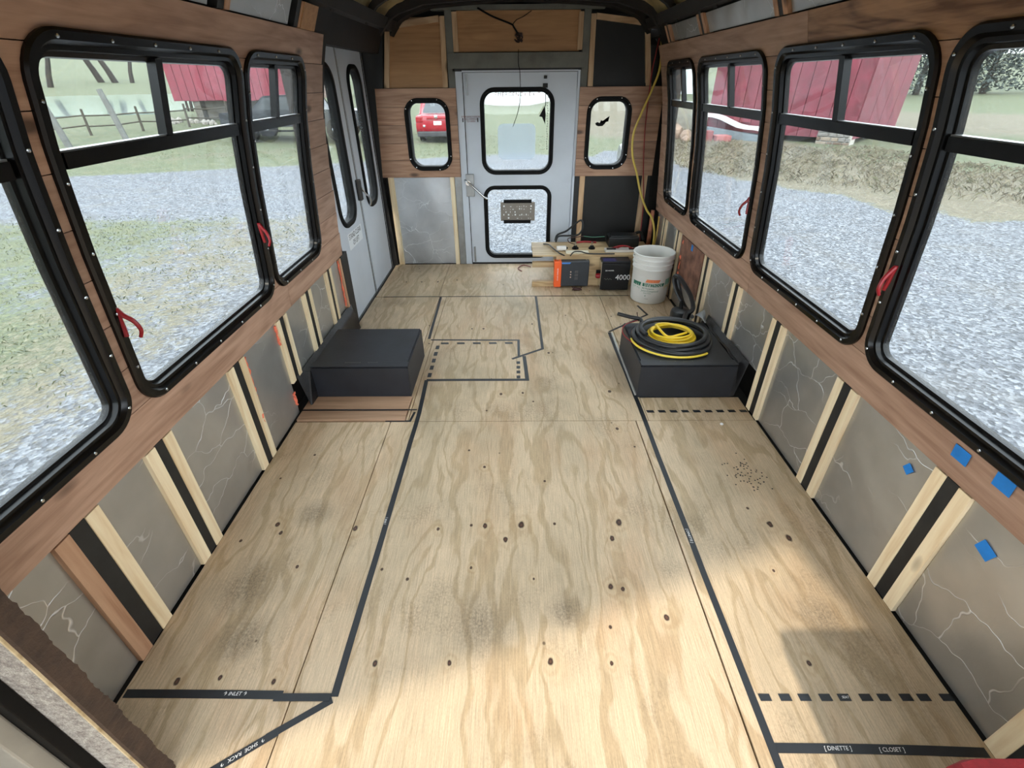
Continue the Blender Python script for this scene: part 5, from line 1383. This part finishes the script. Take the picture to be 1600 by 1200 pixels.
for sx, ins in ((-.93, .14), (-.90, .0), (.90, .0), (.93, .14)): 
    L.append([b.bm.verts.new(qc(u+(.05 if abs(sx) > .91 else 0)*(1 if u < 2 else -1), v, (sx if v < 1.07 else sx*.80))) for u, v in prof])
for A, C in zip(L, L[1:]):
    n = len(A)
    for k in range(n): b.bm.faces.new((A[k], A[(k+1)%n], C[(k+1)%n], C[k]))
b.bm.faces.new(L[0][::-1]); b.bm.faces.new(L[-1])
bmesh.ops.bevel(b.bm, geom=[e for e in b.bm.edges], offset=.03, segments=2, affect='EDGES')
car = b.done('red_car', Mcr, None, smooth=True, label='red car seen from behind through the small left rear window', category='car')
B().prism([(-.62, 1.13), (.62, 1.13), (.52, 1.46), (-.52, 1.46)], 0, .02, lambda u, v, w: (cx+u, cy+.13+(v-1.13)*.92+w-.02, cz+v+.01)).done('rear_window', Mcg, car)
Mtl = plain('tail_light', (120, 8, 20), .2, 0, .1, 5, 0)
for s in (-1, 1): box('tail_light', Mtl, car, cx+s*.76-.14, cx+s*.76+.14, cy-.075, cy+.02, cz+.80, cz+1.0, .02)
box('light_bar', Mtl, car, cx-.45, cx+.45, cy-.070, cy, cz+.90, cz+.98, .01); box('number_plate', G['cream'], car, cx-.16, cx+.16, cy-.085, cy-.06, cz+.70, cz+.84, .004)
B().lathe([(0, 0), (.07, 0), (.07, -.02), (0, -.03)], (cx-.05, cy-.07, cz+1.0), 16, 'y').done('badge', G['chrome'], car)
box('bumper', plain('bumper_black', (34, 36, 40), .6), car, cx-.88, cx+.88, cy-.12, cy+.12, cz+.26, cz+.46, .04); box('reflector', G['chrome'], car, cx-.62, cx-.52, cy-.09, cy-.04, cz+.62, cz+.70, .01)
for s in (-1, 1):
    wheel(car, cx+s*.80, cy+.85, cz+.33, .33, .22, 'x'); wheel(car, cx+s*.80, cy+3.5, cz+.33, .33, .22, 'x')
# dark pickup beyond the lift door glass, seen from its side
tx, ty = -8.9, 22.4; tz = height(tx, ty); Mtr = plain('truck_dark', (32, 36, 41), .3, .2, .08, 2, 0)
b = B(); prof = [(-2.9, .55), (-2.85, 1.05), (-1.5, 1.12), (-.95, 1.62), (.75, 1.66), (1.05, 1.12), (2.8, 1.10), (2.85, .55)]
b.prism(prof, -.95, .95, lambda u, v, w: (tx+u, ty+w, tz+v)); bmesh.ops.bevel(b.bm, geom=list(b.bm.edges), offset=.04, segments=2, affect='EDGES')
tr = b.done('pickup_truck', Mtr, None, smooth=True, label='dark pickup truck glimpsed through the far lift door window', category='truck')
B().prism([(-1.30, 1.14), (-.90, 1.55), (.66, 1.58), (.90, 1.14)], -.965, -.955, lambda u, v, w: (tx+u, ty+w, tz+v)).done('side_window', Mcg, tr)
for xx in (-1.85, 1.75):
    for s in (-1, 1): wheel(tr, tx+xx, ty+s*.86, tz+.42, .42, .26, 'y')
box('step_bar', G['rubber'], tr, tx-1.2, tx+1.2, ty-1.02, ty-.92, tz+.38, tz+.45, .02)
# red and silver machine end outside the right rear window
mc = B().lathe([(0, -.12), (.30, -.12), (.34, -.06), (.34, .06), (.30, .12), (0, .12)], (3.28, 15.7, GZ+.34), 24, 'x').done('garden_machine', G['galv'], None, smooth=True, label='silver wheel of a red machine outside the right rear window', category='machine')
B().tube(smooth_path([(3.3, 15.7, GZ+.5), (3.5, 16.0, GZ+.85), (3.75, 16.2, GZ+1.05)], 5), .09, 10).done('red_cover', G['red'], mc, smooth=True)
# thin pale translucent sheet over part of the upper door window (film on the glass)
Mf = N('pale_overlay'); tr_ = Mf.n('ShaderNodeBsdfTransparent', Color=(.95, .97, 1, 1)); df_ = Mf.n('ShaderNodeBsdfDiffuse', Color=(.85, .9, .95, 1))
mx_ = Mf.n('ShaderNodeMixShader', i0=.45, i1=tr_.outputs[0], i2=df_.outputs[0]); Mf.l(mx_.outputs[0], Mf.out.inputs[0])
B().prism(rr_path(-.135, .175, .885, 1.150, .045, 5), YR+.0365, YR+.0375, lambda u, v, w: (u, w, v)).done('window_film', Mf.m, None, label='pale translucent rounded film patch on the upper emergency door window', category='film')

# ------------------------------------------------------------------ like things share a group
GR = {'floor_tape': 'tape lines on the floor', 'dashed_tape': 'rows of tape dashes on the floor', 'blue_tape': 'blue tape pieces on the right wall', 'bare_tree': 'bare trees beyond the pond',
 'evergreen_tree': 'evergreens beyond the right windows', 'boulder': 'rocks beside the right barn', 'wooden_post': 'thick posts before the pond', 'wheel_well_cover': 'wheel well boxes', 'hanging_wire': 'wires hanging over the rear door',
 'terminal_stud': 'terminal posts on the shelf', 'fallen_board': 'red scraps before the barn', 'red_barn': 'red barns', 'cable': 'loose cables on the electrical shelf', 'black_cable': 'black cables behind the coil', 'yellow_cord': 'yellow cord on the wheel well box', 'extension_cord': 'yellow cords in the rear corner', 'red_wire': 'thin red wires'}
for o in COL.objects:
    st_ = o.name.split('.')[0]
    if o.parent is None and st_ in GR and 'group' not in o: o['group'] = GR[st_]
